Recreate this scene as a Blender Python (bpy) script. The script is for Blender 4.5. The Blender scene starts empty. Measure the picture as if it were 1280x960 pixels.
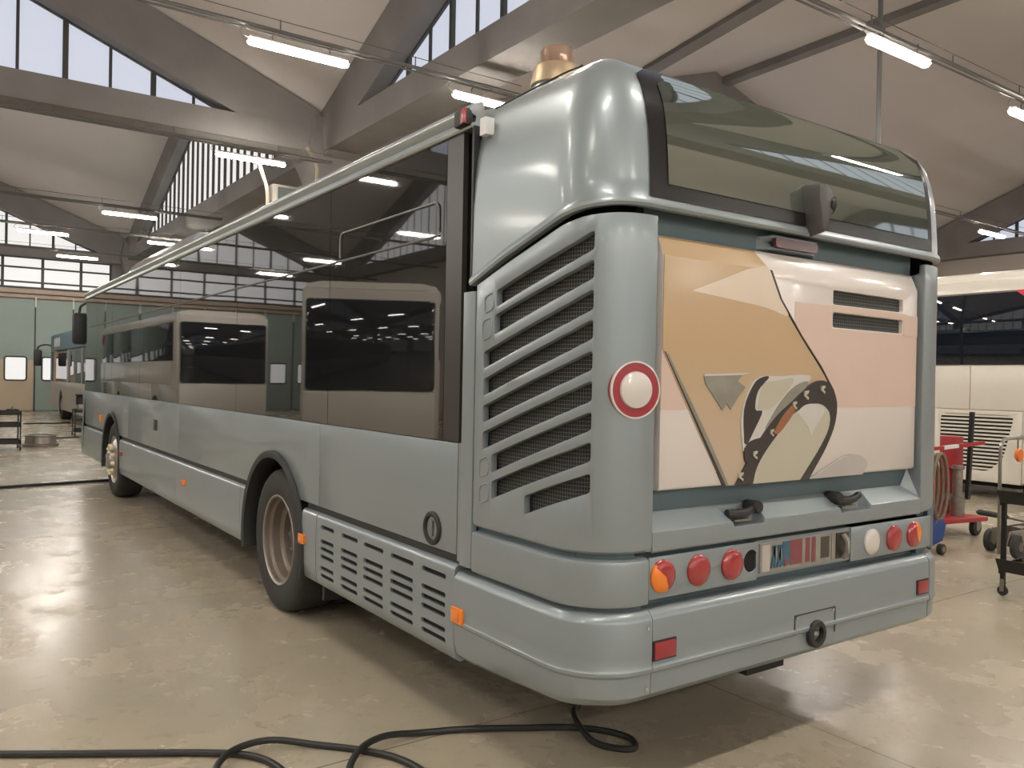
import bpy, bmesh, math, random
from mathutils import Vector, Matrix
random.seed(7)
PI = math.pi
SC = bpy.context.scene
COL = SC.collection

# ------------------------------------------------------------------ materials
MATS = {}
def mat(name, col, rough=.5, metal=0., ior=1.5, coat=0., emit=None, estr=0., var=.06, vscale=6., bump=0., bscale=20., alpha=1., trans=0., rvar=0.):
    m = bpy.data.materials.new(name); m.use_nodes = True
    nt = m.node_tree; N = nt.nodes; L = nt.links; b = N['Principled BSDF']
    b.inputs['Roughness'].default_value = rough; b.inputs['Metallic'].default_value = metal
    b.inputs['IOR'].default_value = ior; b.inputs['Coat Weight'].default_value = coat; b.inputs['Coat Roughness'].default_value = .12
    b.inputs['Alpha'].default_value = alpha; b.inputs['Transmission Weight'].default_value = trans
    tc = N.new('ShaderNodeTexCoord'); nz = N.new('ShaderNodeTexNoise'); nz.inputs['Scale'].default_value = vscale; nz.inputs['Detail'].default_value = 4
    L.new(tc.outputs['Object'], nz.inputs['Vector'])
    rp = N.new('ShaderNodeMix'); rp.data_type = 'RGBA'
    rp.inputs[6].default_value = (*[c * (1 - var) for c in col], 1); rp.inputs[7].default_value = (*[min(1, c * (1 + var)) for c in col], 1)
    L.new(nz.outputs['Fac'], rp.inputs[0]); L.new(rp.outputs[2], b.inputs['Base Color'])
    if rvar:
        mr = N.new('ShaderNodeMapRange'); mr.inputs[3].default_value = rough - rvar; mr.inputs[4].default_value = rough + rvar
        L.new(nz.outputs['Fac'], mr.inputs[0]); L.new(mr.outputs[0], b.inputs['Roughness'])
    if emit:
        b.inputs['Emission Color'].default_value = (*emit, 1); b.inputs['Emission Strength'].default_value = estr
    if bump:
        n2 = N.new('ShaderNodeTexNoise'); n2.inputs['Scale'].default_value = bscale; n2.inputs['Detail'].default_value = 2
        L.new(tc.outputs['Object'], n2.inputs['Vector'])
        bp = N.new('ShaderNodeBump'); bp.inputs['Strength'].default_value = 1.; bp.inputs['Distance'].default_value = bump
        L.new(n2.outputs['Fac'], bp.inputs['Height']); L.new(bp.outputs[0], b.inputs['Normal'])
    MATS[name] = m
    return m

paint = mat('blue_grey_paint', (.262, .300, .315), .37, .35, coat=.4, var=.05, vscale=2.5, bump=.0004, bscale=3.)
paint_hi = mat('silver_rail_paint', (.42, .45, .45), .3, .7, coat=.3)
paint_dk = mat('shaded_recess_paint', (.10, .145, .165), .5, .1)  # darker copy of the body paint, painting the shade in recesses
blk = mat('black_plastic', (.018, .018, .018), .5)
rub = mat('tyre_rubber', (.03, .029, .027), .75, bump=.002, bscale=60, var=.2)
trimk = mat('wheel_arch_rubber', (.022, .022, .021), .6)
glass = mat('tinted_side_glass', (.010, .010, .0095), .02, ior=2.15, bump=.0009, bscale=.9, var=.1)
rglass = mat('green_rear_glass', (.055, .066, .056), .03, ior=5.5, bump=.0012, bscale=.9, var=.2)
rglass.node_tree.nodes['Principled BSDF'].inputs['Specular Tint'].default_value = (.93, 1., .92, 1)
band = mat('black_glass_border', (.018, .016, .016), .25, ior=1.33)
under = mat('underbody_black', (.012, .012, .012), .8)
steel = mat('worn_steel', (.33, .31, .28), .35, .9, var=.25, vscale=12)
rim_m = mat('steel_rim', (.42, .39, .35), .33, .85, var=.2, vscale=9)
rim_b = mat('brown_rim_barrel', (.20, .165, .135), .42, .45, var=.25, vscale=7)
disc_m = mat('dark_brown_disc', (.10, .083, .07), .6, .2, var=.25, vscale=12)  # dark brown for the rear rim disc and hub
nut_m = mat('cream_nut', (.75, .66, .45), .45)
amber = mat('amber_lens', (.85, .22, .02), .25, coat=.6)
redl = mat('red_lens', (.34, .03, .032), .22, coat=.6, var=.15, vscale=60)
redr = mat('red_reflector', (.30, .02, .03), .3, coat=.5, var=.2, vscale=90)
whl = mat('white_lens', (.62, .58, .54), .2, coat=.7)
white = mat('white_plate', (.7, .7, .7), .5)
hole = mat('opening_shade_black', (.004, .004, .004), .9)  # near-black that paints the dark inside slots and openings
chrome = mat('bright_metal', (.7, .7, .68), .2, 1.)
lamp_e = mat('tube_glow', (.9, .85, .75), .5, emit=(1., .935, .84), estr=156.)
lamp_h = mat('light_housing', (.45, .43, .4), .5)
conc = mat('beam_concrete', (.185, .172, .165), .85, var=.28, vscale=1.1, bump=.004, bscale=14)
shell_m = mat('ceiling_plaster', (.52, .475, .45), .9, var=.08, vscale=.35)
steel_dk = mat('dark_window_steel', (.045, .043, .042), .55)
pipe_m = mat('grey_conduit', (.10, .094, .09), .55, .1)
wire_m = mat('thin_wire', (.1, .095, .09), .6)
green = mat('green_door_paint', (.27, .34, .305), .55, var=.08, vscale=1.2)
tan = mat('tan_door_board', (.50, .41, .295), .6, var=.1, vscale=1.5)
wallm = mat('hall_wall_plaster', (.42, .37, .33), .85, var=.1, vscale=.8)
head = mat('rusty_cream_header', (.45, .36, .29), .7, var=.2, vscale=3)
tanpipe = mat('dull_tan_pipe', (.27, .225, .18), .6)
pillar_m = mat('dark_brown_pillar', (.042, .037, .035), .35, ior=1.4)
pane_m = mat('frosted_daylight_pane', (.2, .2, .22), .5, emit=(.80, .85, 1.), estr=.66, var=.05)
pane_w = mat('bright_daylight_pane', (.2, .2, .2), .5, emit=(1., .98, .95), estr=.80, var=.05)
hose_m = mat('black_hose', (.022, .021, .02), .45, bump=.0008, bscale=140)
coachw = mat('coach_white', (.70, .65, .57), .3, coat=.5, var=.03)
coachg = mat('coach_dark_glass', (.008, .011, .017), .03, ior=1.6, bump=.0008, bscale=1.2)
redp = mat('red_machine_paint', (.36, .025, .03), .45, var=.2, vscale=10)
bluep = mat('blue_jack_paint', (.03, .07, .25), .45, var=.15, vscale=15)
brownh = mat('brown_hose', (.20, .145, .10), .6, var=.2, vscale=40)
blackm = mat('black_cart_metal', (.025, .024, .023), .4, .3)
engine = mat('oily_metal', (.28, .25, .22), .4, .7, var=.4, vscale=30)
bronze = mat('bronze_collar', (.45, .34, .22), .42, .6, var=.2, vscale=14)
blueg = mat('parked_bus_blue', (.09, .16, .22), .4)
beigeg = mat('parked_bus_beige', (.36, .33, .30), .4)
curtain = mat('tan_curtain', (.45, .25, .13), .7)
orangep = mat('orange_plastic', (.8, .2, .04), .4)
redw = mat('red_livery', (.65, .03, .06), .4)
a_tan = mat('print_tan', (.50, .355, .205), .3, coat=.5, var=.10, vscale=1.6)
def tan_fade(m):
    # the ink fades from tan at the top to a pinkish beige lower down
    nt = m.node_tree; N = nt.nodes; L = nt.links; b = N['Principled BSDF']
    tc = N.new('ShaderNodeTexCoord'); sp = N.new('ShaderNodeSeparateXYZ'); L.new(tc.outputs['Object'], sp.inputs[0])
    mr = N.new('ShaderNodeMapRange'); mr.inputs[1].default_value = 1.75; mr.inputs[2].default_value = 1.3; L.new(sp.outputs[2], mr.inputs[0])
    mi = N.new('ShaderNodeMix'); mi.data_type = 'RGBA'; mi.inputs[7].default_value = (.50, .39, .29, 1)
    old = b.inputs['Base Color'].links[0].from_socket; L.new(old, mi.inputs[6]); L.new(mr.outputs[0], mi.inputs[0]); L.new(mi.outputs[2], b.inputs['Base Color'])
tan_fade(a_tan)
a_pale = mat('print_pale_tan', (.66, .56, .44), .3, coat=.5, var=.05)
a_white = mat('print_white', (.70, .64, .60), .3, coat=.5, var=.05, vscale=3)
a_pink = mat('print_pink', (.64, .485, .41), .3, coat=.5, var=.04)
a_dark = mat('print_charcoal', (.035, .03, .028), .3, coat=.5, var=.3, vscale=9)
a_grey = mat('print_grey', (.25, .235, .20), .3, coat=.5, var=.35, vscale=12)
a_cream = mat('print_cream', (.47, .44, .35), .3, coat=.5, var=.08, vscale=3)
a_brown = mat('print_brown', (.30, .12, .06), .3, coat=.5, var=.3, vscale=12)
a_lt = mat('print_light_grey', (.55, .53, .49), .3, coat=.5, var=.1, vscale=9)
a_lt2 = mat('print_soft_grey', (.43, .40, .37), .3, coat=.5, var=.2, vscale=5)
a_blue = mat('reflected_blue', (.03, .10, .16), .4, coat=.4, var=.3, vscale=20)
a_maroon = mat('reflected_maroon', (.20, .045, .055), .4, coat=.4, var=.25, vscale=18)

def amber_clear():
    m = mat('amber_clear_plastic', (.52, .36, .27), .2, trans=.6, ior=1.15)
    return m
bcn = amber_clear()

def mesh_grille():
    m = mat('wire_mesh', (.012, .012, .012), .6)
    nt = m.node_tree; N = nt.nodes; L = nt.links; b = N['Principled BSDF']
    tc = N.new('ShaderNodeTexCoord'); sp = N.new('ShaderNodeSeparateXYZ'); L.new(tc.outputs['Object'], sp.inputs[0])
    ad = N.new('ShaderNodeMath'); ad.operation = 'SUBTRACT'; L.new(sp.outputs[0], ad.inputs[0]); L.new(sp.outputs[1], ad.inputs[1])
    outs = []
    for src in (ad.outputs[0], sp.outputs[2]):
        mo = N.new('ShaderNodeMath'); mo.operation = 'PINGPONG'; mo.inputs[1].default_value = .0075; L.new(src, mo.inputs[0])
        lt = N.new('ShaderNodeMath'); lt.operation = 'LESS_THAN'; lt.inputs[1].default_value = .0014; L.new(mo.outputs[0], lt.inputs[0]); outs.append(lt)
    mx = N.new('ShaderNodeMath'); mx.operation = 'MAXIMUM'; L.new(outs[0].outputs[0], mx.inputs[0]); L.new(outs[1].outputs[0], mx.inputs[1])
    mi = N.new('ShaderNodeMix'); mi.data_type = 'RGBA'; mi.inputs[6].default_value = (.006, .006, .006, 1); mi.inputs[7].default_value = (.10, .10, .098, 1)
    L.new(mx.outputs[0], mi.inputs[0]); L.new(mi.outputs[2], b.inputs['Base Color'])
    return m
grille_m = mesh_grille()

def floor_mat():
    m = bpy.data.materials.new('polished_concrete'); m.use_nodes = True
    nt = m.node_tree; N = nt.nodes; L = nt.links; b = N['Principled BSDF']
    tc = N.new('ShaderNodeTexCoord')
    def noise(s, d, dist=0., rough=.6):
        n = N.new('ShaderNodeTexNoise'); n.inputs['Scale'].default_value = s; n.inputs['Detail'].default_value = d
        n.inputs['Distortion'].default_value = dist; n.inputs['Roughness'].default_value = rough
        L.new(tc.outputs['Object'], n.inputs['Vector']); return n
    def mixc(a, c, f, kind='MIX'):
        x = N.new('ShaderNodeMix'); x.data_type = 'RGBA'; x.blend_type = kind
        for i, v in ((6, a), (7, c)):
            if isinstance(v, tuple): x.inputs[i].default_value = (*v, 1)
            else: L.new(v, x.inputs[i])
        if isinstance(f, float): x.inputs[0].default_value = f
        else: L.new(f, x.inputs[0])
        return x.outputs[2]
    def rng(src, a, c):
        r = N.new('ShaderNodeMapRange'); r.inputs[1].default_value = a; r.inputs[2].default_value = c; L.new(src, r.inputs[0]); return r.outputs[0]
    n1 = noise(.8, 9, .3); n2 = noise(2.6, 8, 0., .6); n3 = noise(11, 9, .25, .7); n4 = noise(5, 7, .6)
    c = mixc((.465, .395, .288), (.375, .338, .265), rng(n1.outputs['Fac'], .22, .78))
    c = mixc(c, (.468, .40, .295), rng(n2.outputs['Fac'], .40, .85))
    c = mixc(c, (.23, .195, .145), rng(n3.outputs['Fac'], .56, .86))
    c = mixc(c, (.22, .185, .14), rng(n4.outputs['Fac'], .70, .80))
    # saw-cut joints on a slab grid, slightly darker lines
    sp = N.new('ShaderNodeSeparateXYZ'); L.new(tc.outputs['Object'], sp.inputs[0])
    ms = []
    for k, off, per in ((0, 20.1, 4.9), (1, 18.97, 2.9475)):
        a = N.new('ShaderNodeMath'); a.operation = 'ADD'; a.inputs[1].default_value = off; L.new(sp.outputs[k], a.inputs[0])
        pp = N.new('ShaderNodeMath'); pp.operation = 'PINGPONG'; pp.inputs[1].default_value = per / 2; L.new(a.outputs[0], pp.inputs[0])
        lt = N.new('ShaderNodeMath'); lt.operation = 'LESS_THAN'; lt.inputs[1].default_value = .0045; L.new(pp.outputs[0], lt.inputs[0]); ms.append(lt.outputs[0])
    mx = N.new('ShaderNodeMath'); mx.operation = 'MAXIMUM'; L.new(ms[0], mx.inputs[0]); L.new(ms[1], mx.inputs[1])
    mv = N.new('ShaderNodeMath'); mv.operation = 'MULTIPLY'; mv.inputs[1].default_value = .75; L.new(mx.outputs[0], mv.inputs[0])
    c = mixc(c, (.09, .07, .05), mv.outputs[0])
    L.new(c, b.inputs['Base Color'])
    rr = N.new('ShaderNodeMapRange'); rr.inputs[3].default_value = .17; rr.inputs[4].default_value = .33; rr.inputs[1].default_value = .3; rr.inputs[2].default_value = .7
    L.new(n2.outputs['Fac'], rr.inputs[0]); L.new(rr.outputs[0], b.inputs['Roughness'])
    b.inputs['IOR'].default_value = 1.6
    bp = N.new('ShaderNodeBump'); bp.inputs['Distance'].default_value = .0007; bp.inputs['Strength'].default_value = .6
    L.new(n2.outputs['Fac'], bp.inputs['Height']); L.new(bp.outputs[0], b.inputs['Normal'])
    return m
floor_m = floor_mat()

# ------------------------------------------------------------------ mesh helpers
class MB:
    """collects shapes, then links them as ONE mesh object"""
    def __init__(s): s.bm = bmesh.new()
    def face(s, pts, mi=0):
        f = s.bm.faces.new([s.bm.verts.new(p) for p in pts]); f.material_index = mi; return f
    def mesh(s, vs, fs, mi=0):
        v = [s.bm.verts.new(p) for p in vs]
        for f in fs:
            try: s.bm.faces.new([v[i] for i in f]).material_index = mi
            except ValueError: pass
    def box(s, lo, hi, mi=0, M=None):
        (a, b, c), (d, e, f) = lo, hi
        p = [(a,b,c),(d,b,c),(d,e,c),(a,e,c),(a,b,f),(d,b,f),(d,e,f),(a,e,f)]
        if M: p = [M @ Vector(q) for q in p]
        s.mesh(p, [(0,3,2,1),(4,5,6,7),(0,1,5,4),(1,2,6,5),(2,3,7,6),(3,0,4,7)], mi); return s
    def bar(s, p0, p1, w, h, mi=0, up=(0,0,1)):
        p0 = Vector(p0); p1 = Vector(p1); d = (p1 - p0).normalized(); u = Vector(up)
        if abs(d.dot(u)) > .98: u = Vector((0,1,0))
        r = d.cross(u).normalized(); u = r.cross(d)
        q = []
        for p in (p0, p1):
            q += [p - r*w/2 - u*h/2, p + r*w/2 - u*h/2, p + r*w/2 + u*h/2, p - r*w/2 + u*h/2]
        s.mesh(q, [(0,3,2,1),(4,5,6,7),(0,1,5,4),(1,2,6,5),(2,3,7,6),(3,0,4,7)], mi); return s
    def tube(s, pts, r, n=8, mi=0, cap=True):
        pts = [Vector(p) for p in pts]
        if not isinstance(r, (list, tuple)): r = [r]*len(pts)
        t0 = (pts[1]-pts[0]).normalized(); u = t0.orthogonal().normalized()
        rings = []
        for i, p in enumerate(pts):
            t = (pts[min(i+1,len(pts)-1)]-pts[max(i-1,0)]).normalized()
            u = (u - t*u.dot(t)).normalized(); w = t.cross(u)
            rings.append([s.bm.verts.new(p + (u*math.cos(2*PI*k/n)+w*math.sin(2*PI*k/n))*r[i]) for k in range(n)])
        for a, b in zip(rings, rings[1:]):
            for k in range(n): s.bm.faces.new((a[k],a[(k+1)%n],b[(k+1)%n],b[k])).material_index = mi
        if cap:
            s.bm.faces.new(rings[0][::-1]).material_index = mi; s.bm.faces.new(rings[-1]).material_index = mi
        return s
    def lathe(s, prof, c, axis='x', n=40, mi=0, closed=False):
        """prof: list of (offset along axis, radius)"""
        c = Vector(c); ax = {'x':(Vector((1,0,0)),Vector((0,1,0)),Vector((0,0,1))),'y':(Vector((0,1,0)),Vector((0,0,1)),Vector((1,0,0))),'z':(Vector((0,0,1)),Vector((1,0,0)),Vector((0,1,0)))}[axis]
        rings = []
        for a, r in prof:
            if r < 1e-6: rings.append([s.bm.verts.new(c+ax[0]*a)])
            else: rings.append([s.bm.verts.new(c+ax[0]*a+(ax[1]*math.cos(2*PI*k/n)+ax[2]*math.sin(2*PI*k/n))*r) for k in range(n)])
        if closed: rings.append(rings[0])
        for a, b in zip(rings, rings[1:]):
            for k in range(n):
                k2 = (k+1)%n
                if len(a) == 1 and len(b) == 1: continue
                if len(a) == 1: f = (a[0], b[k2], b[k])
                elif len(b) == 1: f = (a[k], a[k2], b[0])
                else: f = (a[k],a[k2],b[k2],b[k])
                s.bm.faces.new(f).material_index = mi
        return s
    def prism(s, pts, d, mi=0):
        """pts: closed 3D outline (planar), d: extrusion vector"""
        d = Vector(d); a = [s.bm.verts.new(p) for p in pts]; b = [s.bm.verts.new(Vector(p)+d) for p in pts]
        n = len(pts)
        s.bm.faces.new(a[::-1]).material_index = mi; s.bm.faces.new(b).material_index = mi
        for k in range(n): s.bm.faces.new((a[k],a[(k+1)%n],b[(k+1)%n],b[k])).material_index = mi
        return s
    def grid(s, P, nu, nv, T=None, mi=0):
        """P(u,v) surface; T(u,v) = second surface making it a closed slab"""
        G = [[s.bm.verts.new(P(i/nu, j/nv)) for j in range(nv+1)] for i in range(nu+1)]
        for i in range(nu):
            for j in range(nv): s.bm.faces.new((G[i][j],G[i+1][j],G[i+1][j+1],G[i][j+1])).material_index = mi
        if T:
            H = [[s.bm.verts.new(T(i/nu, j/nv)) for j in range(nv+1)] for i in range(nu+1)]
            for i in range(nu):
                for j in range(nv): s.bm.faces.new((H[i][j],H[i][j+1],H[i+1][j+1],H[i+1][j])).material_index = mi
            for i in range(nu):
                s.bm.faces.new((G[i+1][0],G[i][0],H[i][0],H[i+1][0])); s.bm.faces.new((G[i][nv],G[i+1][nv],H[i+1][nv],H[i][nv]))
            for j in range(nv):
                s.bm.faces.new((G[0][j],G[0][j+1],H[0][j+1],H[0][j])); s.bm.faces.new((G[nu][j+1],G[nu][j],H[nu][j],H[nu][j+1]))
        return s
    def build(s, name, mats, parent=None, sharp=35, bevel=0, label=None, cuts=None, local=False, doubles=False):
        bm = s.bm
        if doubles: bmesh.ops.remove_doubles(bm, verts=bm.verts, dist=1e-5)
        bmesh.ops.recalc_face_normals(bm, faces=bm.faces)
        me = bpy.data.meshes.new(name)
        bm.to_mesh(me); bm.free()
        if not isinstance(mats, (list, tuple)): mats = [mats]
        for m in mats: me.materials.append(m)
        o = bpy.data.objects.new(name, me); COL.objects.link(o)
        if cuts is not None: boolean(o, cuts)
        me = o.data
        if bevel: do_bevel(o, bevel)
        me = o.data
        me.polygons.foreach_set('use_smooth', [True]*len(me.polygons)); me.set_sharp_from_angle(angle=math.radians(sharp))
        if parent is not None:
            if not local:
                r = parent
                while r.parent: r = r.parent
                me.transform(Matrix.Translation(-r.location))
            o.parent = parent
        elif not local:
            lo = [min(v.co[i] for v in me.vertices) for i in range(3)]; hi = [max(v.co[i] for v in me.vertices) for i in range(3)]
            c = Vector(((lo[0]+hi[0])/2, (lo[1]+hi[1])/2, lo[2]))
            me.transform(Matrix.Translation(-c)); o.location = c
        me.update()
        if label: o['label'] = label
        return o

def _apply(o):
    dg = bpy.context.evaluated_depsgraph_get(); dg.update()
    me = bpy.data.meshes.new_from_object(o.evaluated_get(dg))
    old = o.data; o.modifiers.clear(); o.data = me; me.name = old.name
    bpy.data.meshes.remove(old)
def boolean(o, cut):
    bmesh.ops.recalc_face_normals(cut.bm, faces=cut.bm.faces)
    me = bpy.data.meshes.new('cutter'); cut.bm.to_mesh(me); cut.bm.free()
    c = bpy.data.objects.new('cutter', me); COL.objects.link(c)
    md = o.modifiers.new('b', 'BOOLEAN'); md.operation = 'DIFFERENCE'; md.object = c; md.solver = 'EXACT'
    _apply(o)
    bpy.data.objects.remove(c); bpy.data.meshes.remove(me)
def do_bevel(o, w):
    md = o.modifiers.new('v', 'BEVEL'); md.width = w; md.segments = 2; md.limit_method = 'ANGLE'; md.angle_limit = math.radians(40); md.use_clamp_overlap = True
    _apply(o)

def tag(o, label, cat, group=None, kind=None):
    if label: o['label'] = label
    if cat: o['category'] = cat
    if group: o['group'] = group
    if kind: o['kind'] = kind
    return o
def thing(name, loc, label, cat, group=None):
    o = bpy.data.objects.new(name, None); COL.objects.link(o); o.location = loc; o.empty_display_size = .2
    bpy.context.view_layer.update()
    return tag(o, label, cat, group)
def struct(o): o['kind'] = 'structure'; return o
def dup(root, loc, rz, label, group=None):
    r = root.copy(); COL.objects.link(r); r.location = loc; r.rotation_euler = (0,0,rz); r['label'] = label
    if group: r['group'] = group
    for ch in list(root.children):
        c = ch.copy(); COL.objects.link(c); c.parent = r
        for g in list(ch.children):
            d = g.copy(); COL.objects.link(d); d.parent = c
    return r
def spline(pts, n=10):
    P = [Vector(p) for p in pts]; P = [P[0]*2-P[1]] + P + [P[-1]*2-P[-2]]; out = []
    for i in range(1, len(P)-2):
        for k in range(n):
            t = k/n; a,b,c,d = P[i-1:i+3]
            out.append(.5*((2*b)+(c-a)*t+(2*a-5*b+4*c-d)*t*t+(3*b-a-3*c+d)*t**3))
    out.append(P[-2]); return out

# ------------------------------------------------------------------ the bus
W = 2.46; R0 = .24; YR = -.03
bus = thing('city_bus', (W/2, 6, 0), 'large blue-grey city bus with an advert on its rear', 'bus')
def path(s, off=0., R=R0, yr=YR, w=W):
    """outline seen from above: s<0 left side going forward, then corner, rear, corner, right side. off>0 = outwards"""
    A = PI*R/2; B = w-2*R
    if s <= 0: return Vector((-off, yr+R-s, 0))
    if s <= A:
        a = s/R; return Vector((R-(R+off)*math.cos(a), yr+R-(R+off)*math.sin(a), 0))
    if s <= A+B: return Vector((R+s-A, yr-off, 0))
    if s <= 2*A+B:
        a = (s-A-B)/R; return Vector((w-R+(R+off)*math.sin(a), yr+R-(R+off)*math.cos(a), 0))
    return Vector((w+off, yr+R+(s-2*A-B), 0))
A0 = PI*R0/2; B0 = W-2*R0; STOT = 2*A0+B0
def s_side(y): return (YR+R0)-y            # left side
def s_rear(x): return A0+(x-R0)
def s_right(y): return STOT+(y-YR-R0)
def lin(a, b, t): return a+(b-a)*t
def prof_at(prof, t):
    n = len(prof)-1; f = min(t*n, n-1e-9); i = int(f); q = f-i
    return lin(prof[i][0], prof[i+1][0], q), lin(prof[i][1], prof[i+1][1], q)
def samples(s0, s1, fine=.045):
    """s stops: dense on the corners, sparse on flats"""
    st = {s0, s1}
    for a, b in ((0, A0), (A0+B0, STOT)):
        for k in range(13):
            v = lin(a, b, k/12)
            if s0 < v < s1: st.add(v)
    for v in [s0+(s1-s0)*k/16 for k in range(17)]:
        if not any(abs(v-q) < .02 for q in st): st.add(v)
    return sorted(st)
def wrap(s0, s1, prof, thick=.02, zf=None, mb=None, rings=None):
    """panel that follows the outline from s0 to s1 with a vertical profile [(z,out)...]; zf(s,t)->z overrides"""
    mb = mb or MB(); st = samples(s0, s1); nv = len(prof)-1; nu = len(st)-1
    def P(u, v, d=0.):
        s = st[round(u*nu)]; z, o = prof[round(v*nv)]
        if zf: z = zf(s, v, z)
        q = path(s, o-d); q.z = z; return q
    return mb.grid(lambda u,v: P(u,v), nu, nv, lambda u,v: P(u,v,thick))

bp = dict(parent=bus)
# --- core so nothing shows through the gaps
core = MB().box((.05,.86,1.02),(W-.05,11.85,2.74)).box((.14,.16,.76),(W-.14,.861,2.62))
core.build('inner_body', under, **bp)
low = MB()
for y0, y1 in ((.12,2.68),(3.86,8.78),(9.98,11.8)): low.box((.05,y0,.40),(W-.05,y1,1.019))
low.box((.55,2.5,.45),(W-.55,10.2,1.02))
low.build('underbody', under, **bp)

# --- left side: main panels with the wheel arches cut out
YW, YF, ZW = 3.27, 9.39, .48
def arch_cut(xa, xb, r=.60):
    c = MB()
    for y in (YW, YF): c.prism([(xa, y+r*math.cos(2*PI*k/64), ZW+r*math.sin(2*PI*k/64)) for k in range(64)], (xb-xa,0,0))
    return c
first = True
for y0, y1 in ((.885,2.459),(2.466,5.90),(5.906,8.30),(8.306,11.9)):
    MB().box((0,y0,.825),(.03,y1,1.318)).build('side_panel', paint, cuts=arch_cut(-.1,.1), bevel=.003, **bp)
# skirts (profile swept along y)
SK = [(.785,-.03),(.782,-.006),(.772,.006),(.758,.012),(.60,.014),(.45,.012),(.37,.002),(.352,-.02),(.352,-.045),(.785,-.045)]
def skirt(y0, y1, cuts=None, name='skirt_panel'):
    m = MB(); m.prism([(-o, y0, z) for z,o in SK], (0,y1-y0,0))
    return m.build(name, paint, cuts=cuts, sharp=50, **bp)
# slotted engine skirt
c = MB(); cols = [(2.414,2.212),(2.111,1.877),(1.80,1.55),(1.475,1.225),(1.150,.948)]
cols = [(2.39,2.20),(2.095,1.88),(1.80,1.57),(1.485,1.25),(1.165,.945)]
for ya, yb in cols:
    for zc in (.715,.632,.588,.543,.475,.430):
        h = .0115; yy0, yy1 = sorted((ya,yb)); pts = []
        for cy, a0 in ((yy1-h,-90),(yy0+h,90)):
            for k in range(7):
                a = math.radians(a0+k*30); pts.append((-.1, cy+h*math.cos(a), zc+h*math.sin(a)))
        c.prism(pts, (.2,0,0))
skirt(.872, 2.462, c, 'slotted_skirt_panel')
MB().box((.0,.9,.40),(.006,2.45,.745)).build('slot_shade', hole, **bp)  # black sheet painting the shade inside the skirt slots
skirt(2.469, 2.695)
for y0, y1 in ((3.862,3.95),(3.956,5.9),(5.906,8.80),(9.985,11.9)): skirt(y0, y1)
# the dark groove above the skirt
MB().box((.018,.885,.775),(.05,2.68,.835)).box((.018,3.86,.775),(.05,8.79,.835)).box((.018,9.99,.775),(.05,11.9,.835)).build('groove_strip', blk, **bp)

# wheel arch trims
for y in (YW, YF):
    m = MB(); n = 44
    a0, a1 = math.radians(-14), math.radians(194)
    def P(u, v, y=y):
        a = lin(a0, a1, u); prof = [(.0,.612),(-.02,.612),(-.028,.60),(-.02,.565),(.10,.555),(.12,.57)]
        x, r = prof[round(v*5)]; return Vector((x, y+r*math.cos(a), ZW+r*math.sin(a)))
    m.grid(P, n, 5).build('wheel_arch_trim', trimk, sharp=60, **bp)
    m = MB(); m.grid(lambda u,v: Vector((lin(.10,.62,v), y+.60*math.cos(lin(a0,a1,u)), ZW+.60*math.sin(lin(a0,a1,u)))), 30, 1)
    m.build('wheel_well', under, **bp)

# wheels
TY = [(.0,.30),(-.004,.305),(-.012,.36),(-.016,.41),(-.008,.452),(.012,.474),(.05,.482),(.23,.482),(.268,.474),(.285,.45),(.29,.40),(.27,.30)]
def tyre(x, y, name='tyre', inner=False):
    return MB().lathe([(a,r) for a,r in TY], (x,y,ZW+.003), 'x', 64).build(name, rub, sharp=40, **bp)
def rear_wheel(side):
    x = .045; f = 1
    w = tyre(x, YW)
    rim = MB().lathe([(.012,.302),(-.004,.306),(-.008,.298),(.002,.287),(.03,.283),(.048,.268),(.10,.262),(.118,.246),(.122,.235),(.14,.232),(.19,.222)], (x,YW,ZW+.003), 'x', 64)
    r = rim.build('rim', rim_b, w, sharp=28)
    MB().lathe([(.002,.3075),(-.009,.3045),(-.011,.299),(-.006,.294),(.0,.297)], (x,YW,ZW+.003), 'x', 64, closed=True).build('rim_lip', rim_m, r)
    MB().lathe([(.119,.247),(.113,.243),(.115,.236),(.122,.2345)], (x,YW,ZW+.003), 'x', 64).build('rim_bead', rim_m, r)
    dc = MB().lathe([(.185,.224),(.175,.20),(.178,.12),(.178,0)], (x,YW,ZW+.003), 'x', 48).build('rim_disc', disc_m, w)
    for k in range(8):
        a = 2*PI*(k+.5)/8; MB().lathe([(.176,.026),(.172,.026),(.172,0)], (x,YW+.195*math.cos(a),ZW+.195*math.sin(a)), 'x', 14).build('vent_hole', hole, dc)
    hub = MB().lathe([(.178,.115),(.13,.11),(.115,.10),(.10,.06),(.10,0)], (x,YW,ZW+.003), 'x', 32)
    hub.build('hub', disc_m, w)
    for k in range(10):
        a = 2*PI*k/10; MB().lathe([(.165,.019),(.14,.019),(.132,.012),(.132,0)], (x,YW+.165*math.cos(a),ZW+.165*math.sin(a)), 'x', 6).build('wheel_nut', steel, w)
    tyre(x+.31, YW, 'inner_tyre')
def front_wheel():
    x = .035
    w = tyre(x, YF)
    MB().lathe([(.012,.302),(-.004,.306),(-.006,.296),(.01,.285),(.02,.262),(-.005,.235),(-.03,.20),(-.035,.15),(-.03,.13),(-.07,.12),(-.085,.10),(-.088,0)], (x,YF,ZW), 'x', 48).build('rim', rim_m, w, sharp=40)
    for k in range(10):
        a = 2*PI*k/10+.2; MB().lathe([(-.03,.028),(-.062,.026),(-.075,.016),(-.075,0)], (x,YF+.175*math.cos(a),ZW+.175*math.sin(a)), 'x', 8).build('wheel_nut', nut_m, w)
rear_wheel(0); front_wheel()
for y in (YW, YF):   # right-hand wheels
    MB().lathe([(W-.33-a+.285,r) for a,r in TY][::-1]+[(W-.1,0)], (0,y,ZW+.003), 'x', 40).build('tyre', rub, **bp)
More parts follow.
